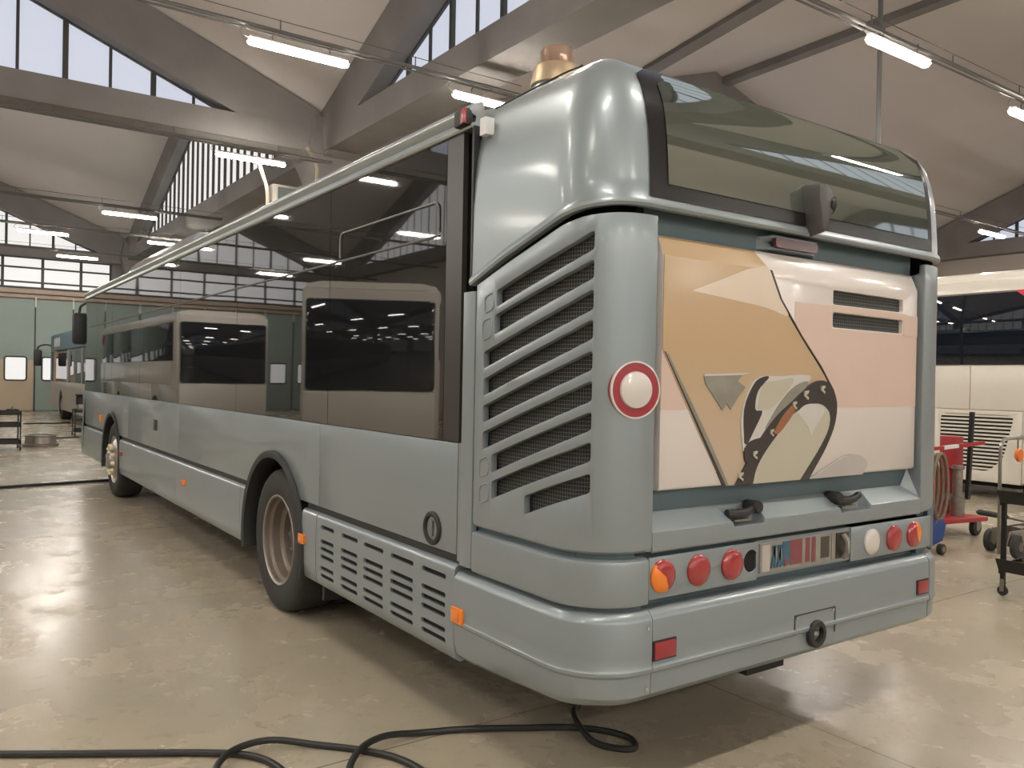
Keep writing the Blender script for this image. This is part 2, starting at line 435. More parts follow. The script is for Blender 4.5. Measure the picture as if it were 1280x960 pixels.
MB().box((.06,2.50,.24),(.5,2.53,.62)).build('mud_flap', trimk, **bp)

# --- glazing of the left side
ys = [(.885,1.022),(1.026,2.36),(2.366,4.15),(4.156,5.94),(5.946,7.73),(7.736,9.5),(9.506,10.7),(10.706,11.72)]
for i, (y0, y1) in enumerate(ys):
    MB().box((.004,y0,1.322),(.03,y1,2.70)).build('window_pillar' if i == 0 else 'side_window', pillar_m if i == 0 else glass, **bp)
# opening vent frames at the top of the windows and the long divider line
fr = mat('window_seal_grey', (.16, .155, .15), .4, .2)
seal = MB().tube([(.0,1.09,2.262),(.0,11.6,2.262)], .006, 6)
seal.build('divider_strip', fr, **bp)
for y0, y1 in ((1.09,2.21),):
    m = MB(); r = .04; pts = []
    for cy, cz, a0 in ((y0+r,2.275+.004,180),(y0+r,2.42-r,180),(y1-r,2.42-r,90),(y1,2.279,0)):
        if cz > 2.3:
            b0 = 180 if cy < y0+.1 else 90
            for k in range(6):
                a = math.radians(b0-k*18); pts.append((.0,cy+r*math.cos(a),cz+r*math.sin(a)))
        else: pts.append((.0, y0 if cy < y0+.1 else y1, cz))
    m.tube(pts, .006, 6).build('vent_frame', fr, **bp)

# --- roof rail / gutter and roof skin
GUT = [(.03,2.69),(-.008,2.692),(-.014,2.70),(-.010,2.712),(.008,2.718),(.012,2.742),(-.010,2.752),(-.020,2.768),(-.016,2.786),(.004,2.800),(.05,2.815),(.06,2.70)]
MB().prism([(x,.80,z) for x,z in GUT], (0,11.0,0)).build('roof_rail', paint_hi, sharp=50, **bp)
MB().prism([(W-x,.80,z) for x,z in GUT], (0,11.0,0)).build('roof_rail', paint_hi, sharp=50, **bp)
RP = [(.03,2.79),(.06,2.83),(.14,2.87),(.30,2.90),(.7,2.93),(W/2,2.94)]
RP0 = [(.050,2.70),(.085,2.765),(.135,2.815),(.235,2.862),(.7,2.905),(W/2,2.93)]
mir = lambda P: P+[(W-x,z) for x,z in P[-2::-1]]
RP, RP0 = mir(RP), mir(RP0)
def roofP(u, v):
    k = round(u*(len(RP)-1)); y = (.79,.86,1.0,1.35,5.,11.8)[round(v*5)]; t = min(1, max(0, (y-.79)/.5)); t = t*t*(3-2*t)
    return Vector((lin(RP0[k][0],RP[k][0],t), y, lin(RP0[k][1],RP[k][1],t)))
m = MB(); m.grid(roofP, len(RP)-1, 5)
m.build('roof', paint, sharp=40, **bp)
# air-conditioning pod on the roof
def pod(y0, y1, z, name):
    m = MB()
    def P(u, v):
        a = PI*v; b = lin(y0, y1, u); k = min(1, min(u,1-u)/.12)**.5
        return Vector((W/2-.92*math.cos(a)*(.86+.14*k), b, 2.86+(z-2.86)*k*min(1,math.sin(a)*1.8)))
    m.grid(P, 24, 16); m.build(name, paint_hi, **bp)
pod(6.6, 11.0, 3.16, 'roof_air_unit')

# --- rear upper shell with rounded corners and roof cap
def lipz(s):
    y = path(s).y
    if A0 < s < A0+B0: return 2.248
    pts = [(-.03,2.248),(.0,2.246),(.08,2.234),(.15,2.214),(.25,2.183),(.50,2.110),(.76,2.028),(.83,1.985),(.95,1.95)]
    if y <= pts[0][0]: return pts[0][1]
    for (a,za),(b,zb) in zip(pts,pts[1:]):
        if y <= b: return lin(za,zb,(y-a)/(b-a))
    return pts[-1][1]
PR = [(2.2,-.02),(2.2,.008),(2.211,.015),(2.226,.013),(2.242,.0),(2.35,-.002),(2.45,-.008),(2.55,-.018),(2.64,-.034),(2.71,-.058),(2.77,-.09),(2.815,-.135),(2.845,-.19),(2.862,-.235)]
s0, s1 = s_side(.795), s_right(.795)
def shellP():
    m = MB(); st = samples(s0, s1); nu = len(st)-1; nv = len(PR)-1
    def P(u, v):
        s = st[round(u*nu)]; j = round(v*nv); z, o = PR[j]
        k = max(0, (j-4))/(nv-4)
        if j <= 4: z = lipz(s)+(z-2.2)
        side = not (0 < s < STOT)
        q = path(s, o); q.z = z; return q
    m.grid(P, nu, nv)
    bm = m.bm; bm.verts.ensure_lookup_table()
    top = [bm.verts[i*(nv+1)+nv] for i in range(nu+1)]
    c0 = bm.verts.new((W/2, .795, 2.93)); c1 = bm.verts.new((W/2,.32,2.915))
    mid = nu//2
    for i in range(nu):
        bm.faces.new((top[i], top[i+1], c1))
    bm.faces.new((top[0], c1, c0)); bm.faces.new((top[nu], c0, c1))
    return m
shell = shellP().build('rear_upper_shell', paint, sharp=38, **bp)
# crease of the roof hatch on the corner
MB().tube(spline([path(s_side(y), o).to_3d()+Vector((0,0,z)) for y,z,o in ((.76,2.782,-.088),(.55,2.800,-.103),(.36,2.822,-.13),(.26,2.835,-.155))],6), .004, 6).build('roof_hatch_seam', blk, **bp)
# seam shadow strip between side and shell
MB().box((-.002,.792,2.03),(.03,.806,2.70)).build('corner_seam', blk, **bp)
# vertical cover strip below
MB().prism([(x,y,.79) for x,y in ((.02,.752),(-.004,.757),(-.010,.772),(-.010,.838),(-.006,.846),(.02,.848))], (0,0,1.19)).build('corner_strip', paint, sharp=40, **bp)
MB().prism([(x,y,.80) for x,y in ((.02,.853),(0.002,.856),(0.002,.878),(.02,.881))], (0,0,.52)).build('corner_strip', paint, sharp=40, **bp)

# rear window: border and glass follow the raked shell
def rwin(x0, x1, z0, z1, lift, rad, nx=24, nz=12):
    m = MB()
    def P(u, v):
        x = lin(x0, x1, u); z = lin(z0, z1, v)
        # round the corners
        for cx, sg in ((x0+rad,-1),(x1-rad,1)):
            if (x-cx)*sg > 0 and z > z1-rad: z = min(z, z1-rad+math.sqrt(max(0, rad*rad-(x-cx)**2)))
        for i in range(len(PR)-1):
            if PR[i][0] <= z <= PR[i+1][0] and i >= 3:
                o = lin(PR[i][1], PR[i+1][1], (z-PR[i][0])/(PR[i+1][0]-PR[i][0])); break
        else: o = PR[-1][1]
        s = s_rear(x); q = path(s, o+lift); q.z = z; return q
    return m.grid(P, nx, nz)
rw = rwin(.245, W-.245, 2.288, 2.815, .006, .05).build('rear_window_border', band, **bp)
rwin(.335, W-.29, 2.345, 2.805, .010, .07).build('rear_window', rglass, **bp)

# --- left grille corner panel
PANEL_TOP = lambda s: lipz(s)-.028
def corner_panel(sa, sb):
    prof = [(.975,-.012),(.985,.0),(1.0,.004),(1.3,.004),(1.6,.004),(1.9,.004),(2.0,.004),(2.1,.003)]
    return wrap(sa, sb, prof, .03, zf=lambda s,t,z: lin(.972, PANEL_TOP(s), (z-.975)/(2.1-.975)))
SL = [((.594,1.972),(.591,1.902),(2.13),(2.061)),((.607,1.869),(.604,1.788),2.028,1.959),((.684,1.718),(.682,1.647),1.921,1.848),((.683,1.604),(.681,1.532),1.815,1.744),((.682,1.491),(.68,1.42),1.705,1.635),((.681,1.38),(.679,1.307),1.598,1.525),((.613,1.291),(.611,1.216),1.489,1.422),((.609,1.181),(.607,1.108),1.382,1.312),((.376,1.149),(.374,1.076),1.271,1.201)]
def rounded(poly, r=.014, n=4):
    out = []; k = len(poly)
    for i in range(k):
        a, b, c = Vector(poly[i-1]), Vector(poly[i]), Vector(poly[(i+1)%k])
        p = b+(a-b).normalized()*r; q = b+(c-b).normalized()*r
        for j in range(n+1):
            t = j/n; out.append(p*(1-t)**2+b*2*t*(1-t)+q*t*t)
    return out
def slot_poly(y0, zt0, zb0, y1, zt1, zb1):
    # outline in (y,z); the slots run on round the start of the corner, rising steadily
    cy = YR+R0
    def edge(z0, z1):
        out = []
        for k in range(9):
            t = k/8; y = lin(y0, y1, t); x = R0-math.sqrt(max(0, R0*R0-(cy-y)**2)) if y < cy else 0.
            ya = -2.228+(y+2.228)*1.906/(1.906+x); za = lin(z0, z1, (y0-ya)/(y0-.008))+.004*math.sin(PI*t)
            out.append((y, 1.6+(za-1.6)*(1.906+x)/1.906))
        return out
    return edge(zt0, zt1)+edge(zb0, zb1)[::-1]
YE = .052       # rear end of the slots, just on the corner
def slots(off, mb, x0, x1, ext=0.):
    for i, (a, b, zt, zb) in enumerate(SL):
        
        pts = rounded([(y,z,0) for y,z in slot_poly(a[0], a[1], b[1], YE, zt, zb)], .012, 3)
        mb.prism([(x0, p.x, p.y) for p in pts], (x1-x0,0,0))
cp = corner_panel(s_side(.745), s_rear(.288))
cut = MB(); slots(0, cut, -.06, .20)
gp = cp.build('grille_corner_panel', paint, cuts=cut, bevel=.003, sharp=30, **bp)
mb = MB(); wrap(s_side(.73), s_rear(.10), [(1.05,-.034),(1.4,-.034),(1.8,-.034),(2.12,-.034)], .006, mb=mb, zf=lambda s,t,z: lin(1.03, PANEL_TOP(s)-.03, t))
mb.build('grille_mesh', grille_m, gp)
# blanked slot ends
for i in (0,1,6,7):
    a, b, zt, zb = SL[i]; y0 = a[0]
    sl = (zt-a[1])/(a[0]+.0)
    pts = rounded([(y0+.085,a[1]-.085*sl,0),(y0+.018,a[1]-.018*sl,0),(y0+.018,b[1]-.018*sl,0),(y0+.085,b[1]-.085*sl,0)], .018, 4)
    ring = [(-.005,p.x,p.y) for p in pts]
    MB().tube(ring+[ring[0]], .0035, 6, cap=False).build('blanked_slot', paint, gp)
# right-hand corner panel
corner_panel(s_rear(W-.30), s_right(.745)).build('corner_panel', paint, bevel=.003, **bp)
# end cheek of the left and right pillars towards the hatch
MB().box((.262,-.028,.975),(.289,.10,2.17)).build('pillar_cheek', paint, **bp)
MB().box((W-.301,-.028,.975),(W-.27,.10,2.17)).build('pillar_cheek', paint, **bp)
# round clearance lamp on the left corner
def outpt(s, o): return path(s, o)
sC = s_rear(.196); pC = path(sC, -.004); nC = (path(sC, 1)-path(sC, 0)).normalized()
def disc_on(prof, c, n, mat_, name, parent, seg=36, label=None):
    m = MB().lathe(prof, (0,0,0), 'z', seg)
    q = Vector((0,0,1)).rotation_difference(Vector(n)).to_matrix().to_4x4()
    bmesh.ops.transform(m.bm, matrix=Matrix.Translation(c) @ q, verts=m.bm.verts)
    return m.build(name, mat_, parent, label=label)
cl = Vector((pC.x,pC.y,1.575))
base = disc_on([(-.02,.105),(.002,.105),(.008,.100),(.008,0)], cl, nC, redr, 'round_marker', bus, label='round red reflector ring with clear lamp in its centre')
disc_on([(.0,.106),(.009,.106),(.010,.100),(.006,.099)], cl, nC, whl, 'marker_edge', base)
disc_on([(.006,.069),(.016,.066),(.022,.045),(.025,0)], cl, nC, whl, 'lamp_lens', base, label='clear round lens')

# --- hatch in the middle of the rear
XL, XR = .29, W-.302
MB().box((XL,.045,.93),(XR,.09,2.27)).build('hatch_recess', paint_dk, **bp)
# poster-covered engine lid, with a chamfered top edge
YP = -.008
px0, px1, pz0, pz1 = .345, 2.138, 1.19, 2.165
lid = MB()
lp = [(pz0,.045),(pz0+.004,YP+.006),(pz0+.015,YP),(2.085,YP),(2.165,YP+.034),(2.168,.045)]
lid.prism([(px0,y,z) for z,y in lp], (px1-px0,0,0))
vc = MB()
for zb, zt in ((1.972,2.037),(1.868,1.936)):
    pts = rounded([(1.428,zb,0),(1.428,zt,0),(2.008,zt-.005,0),(2.008,zb-.002,0)], .012, 3)
    vc.prism([(p.x,-.1,p.y) for p in pts], (0,.2,0))
lidO = lid.build('engine_lid', a_white, cuts=vc, bevel=.002, **bp)
lidO['label'] = 'engine lid covered with a tan, pink and white advert'
MB().box((1.41,.012,1.85),(2.03,.018,2.06)).build('vent_mesh', grille_m, lidO)
# printed artwork: thin vinyl shapes
def vinyl(polys):
    m = MB(); mats = []
    for k, (mt, pts) in enumerate(polys):
        if mt not in mats: mats.append(mt)
        d = .0008*(k+1)
        m.prism([(x, YP-d, z) for x,z in pts], (0,d*.9,0), mats.index(mt))
    return m, mats
def arc_band(ctr, outer, inner):
    return outer+inner[::-1]
def sm(pts, n=6): return [(p.x,p.y) for p in spline([(x,z,0) for x,z in pts], n)]
edge_r = sm([(.975,2.085),(1.044,1.965),(1.187,1.817),(1.33,1.685),(1.425,1.585),(1.452,1.51),(1.44,1.43),(1.38,1.34),(1.30,1.25),(1.245,1.192)],5)
edge_l = [(.352,1.719),(.44,1.585),(.56,1.40),(.702,1.192)]
arts = [
 (a_pink, [(px0,1.500),(1.41,1.505),(1.41,1.85),(1.428,1.85),(2.026,1.85),(px1,1.85),(px1,1.507),(1.3,1.502)][0:1]+[(px1,1.507),(px1,1.862),(1.0,1.862),(px0,1.862)]),
 (a_pink, [(1.15,1.855),(1.422,1.855),(1.422,1.965),(1.15,1.965)]),
 (a_pink, [(1.422,1.94),(2.014,1.934),(2.014,1.966),(1.422,1.968)]),
 (a_pink, [(2.014,1.855),(px1,1.855),(px1,1.955),(2.014,1.96)]),
 (a_tan, [(px0+.002,2.085),(.975,2.085)]+edge_r[1:]+[(.702,1.192)]+edge_l[::-1][1:]+[(px0+.002,1.735)]),
 (a_pale, sm([(.50,1.962),(.70,2.03),(.86,2.083),(.97,2.083),(1.03,1.99),(1.10,1.90),(.95,1.925),(.72,1.945),(.50,1.962)],4)[:-1]),
 (a_dark, [(.356,1.722),(.362,1.722),(.716,1.192),(.70,1.192)]),
 (a_grey, [(.364,1.715),(.375,1.715),(.60,1.40),(.735,1.192),(.718,1.192)]),
 (a_dark, [(.972,2.085),(.982,2.085),(1.052,1.968),(1.195,1.82),(1.34,1.69),(1.437,1.585),(1.462,1.51),(1.45,1.43),(1.39,1.34),(1.31,1.25),(1.255,1.192),(1.243,1.192),(1.30,1.25),(1.378,1.34),(1.438,1.43),(1.450,1.51),(1.424,1.585),(1.33,1.69),(1.185,1.82),(1.042,1.968)]),
 # little folded shape
 (a_grey, [(.575,1.632),(.80,1.640),(.775,1.615),(.825,1.59),(.78,1.55),(.735,1.498),(.712,1.525),(.685,1.497),(.625,1.56),(.585,1.60)]),
 (a_lt, [(.575,1.640),(.85,1.650),(.80,1.640),(.575,1.632)]),
 # chrome hood
 (a_lt, sm([(.815,1.33),(.80,1.45),(.83,1.56),(.90,1.632),(1.05,1.640),(1.18,1.648),(1.26,1.640),(1.20,1.58),(1.10,1.52),(.98,1.43),(.88,1.34),(.815,1.33)],4)[:-1]),
 (a_cream, sm([(.90,1.50),(.93,1.60),(1.02,1.62),(1.14,1.628),(1.05,1.54),(.97,1.50),(.90,1.50)],4)[:-1]),
 (a_dark, sm([(.82,1.36),(.815,1.50),(.87,1.60),(.92,1.632),(.97,1.634),(.90,1.575),(.885,1.50),(.93,1.49),(.885,1.42),(.84,1.36),(.82,1.36)],4)[:-1]),
 (a_grey, sm([(.95,1.42),(1.05,1.53),(1.15,1.60),(1.24,1.62),(1.20,1.57),(1.10,1.50),(1.0,1.42),(.95,1.42)],4)[:-1]),
 (a_dark, sm([(.82,1.34),(.86,1.37),(.95,1.38),(.93,1.33),(.87,1.28),(.83,1.285),(.82,1.34)],4)[:-1]),
 # ring: cream inside, dark band outside
 (a_dark, sm([(.770,1.192),(.83,1.27),(.92,1.38),(1.02,1.47),(1.12,1.53),(1.22,1.59),(1.31,1.625),(1.40,1.61),(1.452,1.53),(1.44,1.43),(1.38,1.33),(1.30,1.24),(1.255,1.192)],4)),
 (a_cream, sm([(.875,1.192),(.90,1.26),(.96,1.33),(1.04,1.40),(1.13,1.475),(1.24,1.515),(1.33,1.52),(1.395,1.48),(1.39,1.41),(1.33,1.33),(1.25,1.25),(1.19,1.192)],4)),
 (a_lt, sm([(1.16,1.485),(1.22,1.518),(1.31,1.520),(1.36,1.49),(1.30,1.43),(1.26,1.385),(1.24,1.42),(1.16,1.485)],3)[:-1]),
 (a_brown, sm([(1.0,1.40),(1.06,1.47),(1.13,1.52),(1.15,1.50),(1.08,1.43),(1.03,1.395),(1.0,1.40)],3)[:-1]),
 (a_lt2, sm([(1.265,1.192),(1.40,1.24),(1.55,1.285),(1.66,1.275),(1.70,1.235),(1.66,1.192)],4)),
]
for (x, z, s) in ((.80,1.225,.03),(.885,1.31,.03),(.99,1.40,.026),(1.14,1.515,.03),(1.22,1.56,.035),(1.34,1.585,.03)):
    arts.append((a_cream, [(x-s*.4,z+s*.5),(x+s*.4,z+s*.6),(x+s*.35,z+s*.3),(x-s*.15,z),(x+s*.4,z-s*.3),(x+s*.3,z-s*.6),(x-s*.45,z-s*.1)]))
va, vm = vinyl(arts)
va.build('advert_print', vm, lidO, sharp=20)
# sloping top of the print: tan part of the chamfer
def cham(x0, x1, x2, mt, name):
    d = .0012; z0, z1 = 2.086, 2.164; y0 = YP-d; y1 = YP+.034-d
    m = MB(); m.mesh([(x0,y0,z0),(x1,y0,z0),(x2,y1,z1),(x0,y1,z1),(x0,y0+.0008,z0),(x1,y0+.0008,z0),(x2,y1+.0008,z1),(x0,y1+.0008,z1)], [(0,1,2,3),(7,6,5,4),(0,4,5,1),(1,5,6,2),(2,6,7,3),(3,7,4,0)])
    m.build(name, mt, lidO)
cham(px0+.002, .972, .905, a_tan, 'advert_print')

# lower lip with the two latch pockets
LP = [(.972,.09),(.968,-.030),(.975,YR-.006),(1.046,YR-.006),(1.108,.040),(1.110,.09)]
lip = MB().prism([(XL,y,z) for z,y in LP], (XR-XL,0,0))
pc = MB()
for xa, xb in ((.705,.965),(1.440,1.745)):
    pc.prism([(xa,-.2,1.125),(xb,-.2,1.125),(xb-.03,-.2,1.028),(xa+.045,-.2,1.028)], (0,.235,0))
lipO = lip.build('lower_lip', paint, cuts=pc, bevel=.003, sharp=22, **bp)
MB().prism([(XR-.0,YR,1.04),(XR-.06,.04,1.108),(XR,.04,1.19)], (0,.01,0)).build('lip_gusset', paint, **bp)
def latch(x0, x1, z, flip):
    h = MB(); r = [.017,.020,.020,.018,.016]
    h.tube([(lin(x0,x1,k/4), -.006-.012*math.sin(PI*k/4), z+.014*(k/4)-.012*math.sin(PI*k/4)) for k in range(5)], r, 10)
    o = h.build('latch_handle', blk, **bp)
    kx = x1 if not flip else x0
    MB().lathe([(-.036,0),(-.036,.022),(-.028,.027),(.03,.027),(.04,.02)], (kx,0,z+.016), 'y', 18).build('latch_pivot', blk, o)
    MB().box((lin(x0,x1,.2),-.02,z-.036),(lin(x0,x1,.8),.03,z-.028)).build('latch_plate', steel, o)
latch(.735, .905, 1.078, False); latch(1.475, 1.66, 1.079, True)
# third brake light housing under the window
hs = MB().prism([(.94,.05,2.225),(1.00,-.006,2.236),(1.30,-.006,2.236),(1.36,.05,2.225),(1.36,.05,2.175),(1.28,-.004,2.178),(1.02,-.004,2.178),(.94,.05,2.175)], (0,.04,0)).build('brake_light_housing', paint, **bp)
bl = MB(); bl.prism([(p.x,-.014,p.y) for p in rounded([(1.005,2.186,0),(1.005,2.228,0),(1.295,2.228,0),(1.295,2.186,0)],.016,4)], (0,.02,0))
bl.build('high_brake_light', mat('dark_red_lens',(.09,.03,.03),.3,coat=.5), hs)
# rear camera / arm housing over the window base
cam_b = MB().prism([(x,-.028,z) for x,z in ((1.155,2.47),(1.215,2.485),(1.262,2.45),(1.285,2.40),(1.275,2.345),(1.243,2.325),(1.232,2.262),(1.205,2.240),(1.182,2.262),(1.172,2.34),(1.155,2.40))], (0,-.085,0))
for v in cam_b.bm.verts:
    if v.co.y < -.1: v.co.z = 2.37+(v.co.z-2.37)*.86; v.co.x = 1.215+(v.co.x-1.215)*.85
    elif v.co.z > 2.4: v.co.y += .02
camo = cam_b.build('camera_housing', mat('dark_grey_plastic',(.075,.07,.07),.45), bevel=.012, sharp=40, **bp)
disc_on([(0,.04),(.02,.038),(.03,.02),(.032,0)], Vector((1.262,-.085,2.385)), Vector((.85,-.5,-.1)), blk, 'camera_lens', camo)

# --- strip with the rear lights
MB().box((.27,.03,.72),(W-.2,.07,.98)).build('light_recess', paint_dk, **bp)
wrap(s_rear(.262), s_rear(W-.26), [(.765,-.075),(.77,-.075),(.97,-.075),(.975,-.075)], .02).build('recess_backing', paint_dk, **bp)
YB = YR+.004
lb = MB().prism([(x,YB,.792) for x in (.285,.905)]+[(x,YB+.008,.792) for x in (.905,.285)], (0,0,.158))
hc = MB().lathe([(-.2,.046),(.2,.046)], (.869,YB,.874), 'y', 32)
hc.bm.faces.new([v for v in hc.bm.verts if v.co.y < YB-.1]); hc.bm.faces.new([v for v in hc.bm.verts if v.co.y > YB+.1])
lbO = lb.build('left_light_panel', paint, cuts=hc, bevel=.004, **bp)
MB().box((.815,YB+.009,.82),(.905,YB+.014,.93)).build('empty_socket', hole, lbO, label='empty black round lamp hole')
rb = MB(); wrap(s_rear(1.575), s_rear(W-.15), [(.792,-.05),(.792,-.006),(.796,-.003),(.946,-.003),(.950,-.006),(.950,-.05)], .012, mb=rb)
rbO = rb.build('right_light_panel', paint, sharp=40, **bp)
def lampo(x, z, m, parent, name, s=.062, lab=None):
    o = MB().lathe([(.0,s),(-.008,s),(-.015,s*.9),(-.021,s*.6),(-.023,0)], (x,YB,z), 'y', 36)
    o.build(name, m, parent, label=lab)
def two_tone(x, z, parent, ang, lab):
    m = MB().lathe([(.0,.063),(-.008,.063),(-.015,.057),(-.021,.038),(-.023,0)], (x,YB,z), 'y', 36)
    for f in m.bm.faces:
        c = f.calc_center_median(); a = (math.degrees(math.atan2(c.z-z, c.x-x))-ang) % 360
        if a < 95 or a > 360-60: f.material_index = 1
    m.build('indicator_light', [redl, amber], parent, label=lab)
two_tone(.352, .876, lbO, 195, 'round red lens with an amber wedge')
lampo(.549, .875, redl, lbO, 'tail_light'); lampo(.746, .875, redl, lbO, 'brake_light')
lampo(1.742, .868, whl, rbO, 'reversing_light', lab='round white lens'); lampo(1.930, .868, redl, rbO, 'tail_light'); two_tone(2.112, .870, rbO, 0, 'round red lens with an amber edge')
# number plate box with the reflection of posters painted on its cover
pb = MB().box((.907,YB+.006,.800),(1.575,YB+.06,.952)).build('plate_box', paint, **bp)
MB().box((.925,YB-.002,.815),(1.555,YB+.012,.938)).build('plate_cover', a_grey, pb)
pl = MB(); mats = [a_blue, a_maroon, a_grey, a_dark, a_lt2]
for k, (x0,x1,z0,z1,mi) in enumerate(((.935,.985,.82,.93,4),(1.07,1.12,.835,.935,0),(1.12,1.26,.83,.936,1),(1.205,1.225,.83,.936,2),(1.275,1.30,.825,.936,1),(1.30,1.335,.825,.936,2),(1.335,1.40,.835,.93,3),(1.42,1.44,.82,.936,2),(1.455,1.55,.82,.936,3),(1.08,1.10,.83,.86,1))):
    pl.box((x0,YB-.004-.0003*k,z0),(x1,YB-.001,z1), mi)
# slanted letter-like strokes, part of the painted reflection
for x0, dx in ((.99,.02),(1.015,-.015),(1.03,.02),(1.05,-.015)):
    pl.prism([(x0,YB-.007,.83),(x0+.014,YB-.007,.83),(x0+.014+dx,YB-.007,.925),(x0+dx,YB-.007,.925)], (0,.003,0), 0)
pl.build('cover_reflections', mats, pb)  # reflected colours painted as flat shapes on the cover
MB().tube([(1.50,YB-.01,.825),(1.50,YB-.03,.85),(1.50,YB-.03,.90),(1.50,YB-.01,.925)], .014, 8).build('plate_latch', engine, pb)
# brackets either side
MB().box((.235,YR-.004+.03,.958),(.262,YR+.05,.985)).build('bracket', blk, **bp)
MB().box((W-.20,YR+.012,.952),(W-.14,YR+.05,1.0)).build('bracket', paint_dk, **bp)

# filler panel between corner panel and bumper (left and right)
FP = [(.775,-.02),(.78,.002),(.79,.006),(.935,.006),(.945,.003),(.952,-.008),(.953,-.03)]
wrap(s_side(.748), s_rear(.272), FP, .015).build('lower_corner_panel', paint, sharp=40, **bp)
wrap(s_rear(W-.145), s_right(.748), FP, .015).build('lower_corner_panel', paint, sharp=40, **bp)
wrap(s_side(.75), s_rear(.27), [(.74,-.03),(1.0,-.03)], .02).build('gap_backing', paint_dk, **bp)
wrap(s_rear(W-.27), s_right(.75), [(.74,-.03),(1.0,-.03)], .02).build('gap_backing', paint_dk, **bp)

# bumper: three segments
BP = [(.760,-.04),(.758,-.010),(.755,-.004),(.733,.014),(.722,.018),(.60,.020),(.556,.019),(.547,.0245),(.535,.0235),(.524,.014),(.45,.012),(.41,.0),(.388,-.025),(.372,-.07),(.368,-.12)]
def bz(s, t, z):
    # lower edge rises towards the middle of the rear, top stays level
    k = min(1, max(0, (s+.55)/.75)) if s < A0 else 1
    low = .0 if s < -.55 else k
    return z + (z < .45)*(-.018*(1-low)) + (z < .45)*.028*low
cut = MB()
cut.box((.293,-.2,.572),(.412,.2,.645)); 
def seg(a, b, name, cuts=None): return wrap(a, b, BP, .03, zf=bz).build(name, paint, sharp=33, cuts=cuts, **bp)
seg(s_side(.868), s_rear(.284), 'bumper_corner')
bc = seg(s_rear(.287), s_rear(W-.235), 'rear_bumper')
br = seg(s_rear(W-.229), s_right(.868), 'bumper_corner')
YBM = YR-.020
def reflector(x0, x1, z0, z1):
    MB().box((x0-.006,YBM-.004,z0-.006),(x1+.006,YBM+.01,z1+.006)).build('reflector_frame', blk, bc)
    MB().box((x0,YBM-.009,z0),(x1,YBM,z1)).build('reflector', redr, bc, bevel=.002)
reflector(.292, .402, .577, .640); reflector(W-.345, W-.250, .575, .637)
# towing cover and eye
tc = MB()
for p, q in (((1.135,.53),(1.135,.612)),((1.135,.612),(1.425,.612)),((1.425,.612),(1.425,.50))):
    tc.bar((p[0],YBM-.0005,p[1]),(q[0],YBM-.0005,q[1]), .004, .004, up=(0,1,0))
tc.build('tow_cover_seam', blk, bc)
te = MB().lathe([(.02,.060),(-.012,.060),(-.018,.054),(-.018,.036),(.01,.033),(.02,0)], (1.285,YBM,.513), 'y', 32).build('tow_eye_cover', trimk, bc)
MB().lathe([(.018,.018),(-.004,.016),(-.010,.010),(-.010,0)], (1.285,YBM,.513), 'y', 16).build('tow_eye', steel, te)
for x, z in ((.262,.70),(.258,.475),(W-.21,.52),(1.15,.600),(1.41,.600)):
    sx = s_rear(x); q = path(sx,.021); n = (path(sx,1)-path(sx,0)).normalized()
    disc_on([(-.003,.009),(.003,.008),(.004,0)], Vector((q.x,q.y,z)), n, chrome, 'bumper_screw', bc, 12)
MB().box((.95,.05,.36),(1.2,.25,.43)).build('exhaust_bracket', under, **bp)

# side markers, filler cap, small lamps
def smark(y, z, w=.085, h=.062, m=amber, name='side_marker', d=.020, x=-.012):
    o = MB().box((x-d,y-w/2,z-h/2),(x+.01,y+w/2,z+h/2)).build(name, m, bevel=.006, **bp)
    MB().box((x-d-.004,y-w*.22,z-h*.3),(x-d+.004,y+w*.22,z+h*.3)).build('marker_lens', m, o, bevel=.002)
smark(.825,.573,.095,.070); smark(2.677,.597,.085,.06); smark(5.61,.612,.10,.055); smark(8.62,.62,.07,.05, redr); smark(10.24,.975,.12,.09,x=.004)
fc = MB().lathe([(.01,.078),(-.008,.078),(-.014,.070),(-.014,.058),(.0,.054),(.012,.03),(.012,0)], (0,1.092,.911), 'x', 36).build('filler_cap', trimk, **bp)
MB().bar((-.003,1.092,.875),(-.003,1.092,.945),.014,.02).build('cap_grip', steel, fc)
MB().box((-.004,6.80,1.01),(.004,6.95,1.12)).build('access_latch', blk, bevel=.002, **bp)
# red roof corner lamp on the rail and plate label
rl = MB().box((-.045,.80,2.70),(.0,.90,2.775)).build('corner_lamp', trimk, bevel=.012, **bp)
MB().box((-.049,.802,2.705),(-.01,.836,2.77)).build('lamp_lens', redl, rl, bevel=.004)
MB().box((-.004,.70,2.642),(.04,.745,2.715)).build('number_tag', white, **bp)
# beacon on the roof corner
bx, by = .34, .66
b0 = MB().lathe([(2.80,.125),(2.87,.118),(2.905,.105),(2.91,0)], (bx,by,0), 'z', 32).build('beacon_base', paint, **bp)
MB().lathe([(2.895,.112),(2.90,.118),(2.975,.102),(2.985,.095),(2.985,0)], (bx,by,0), 'z', 32).build('beacon_collar', bronze, b0, label='bronze coloured collar')
MB().lathe([(2.985,.073),(3.055,.072),(3.066,.066),(3.07,0)], (bx,by,0), 'z', 32).build('beacon_dome', bcn, b0, label='clear amber dome')

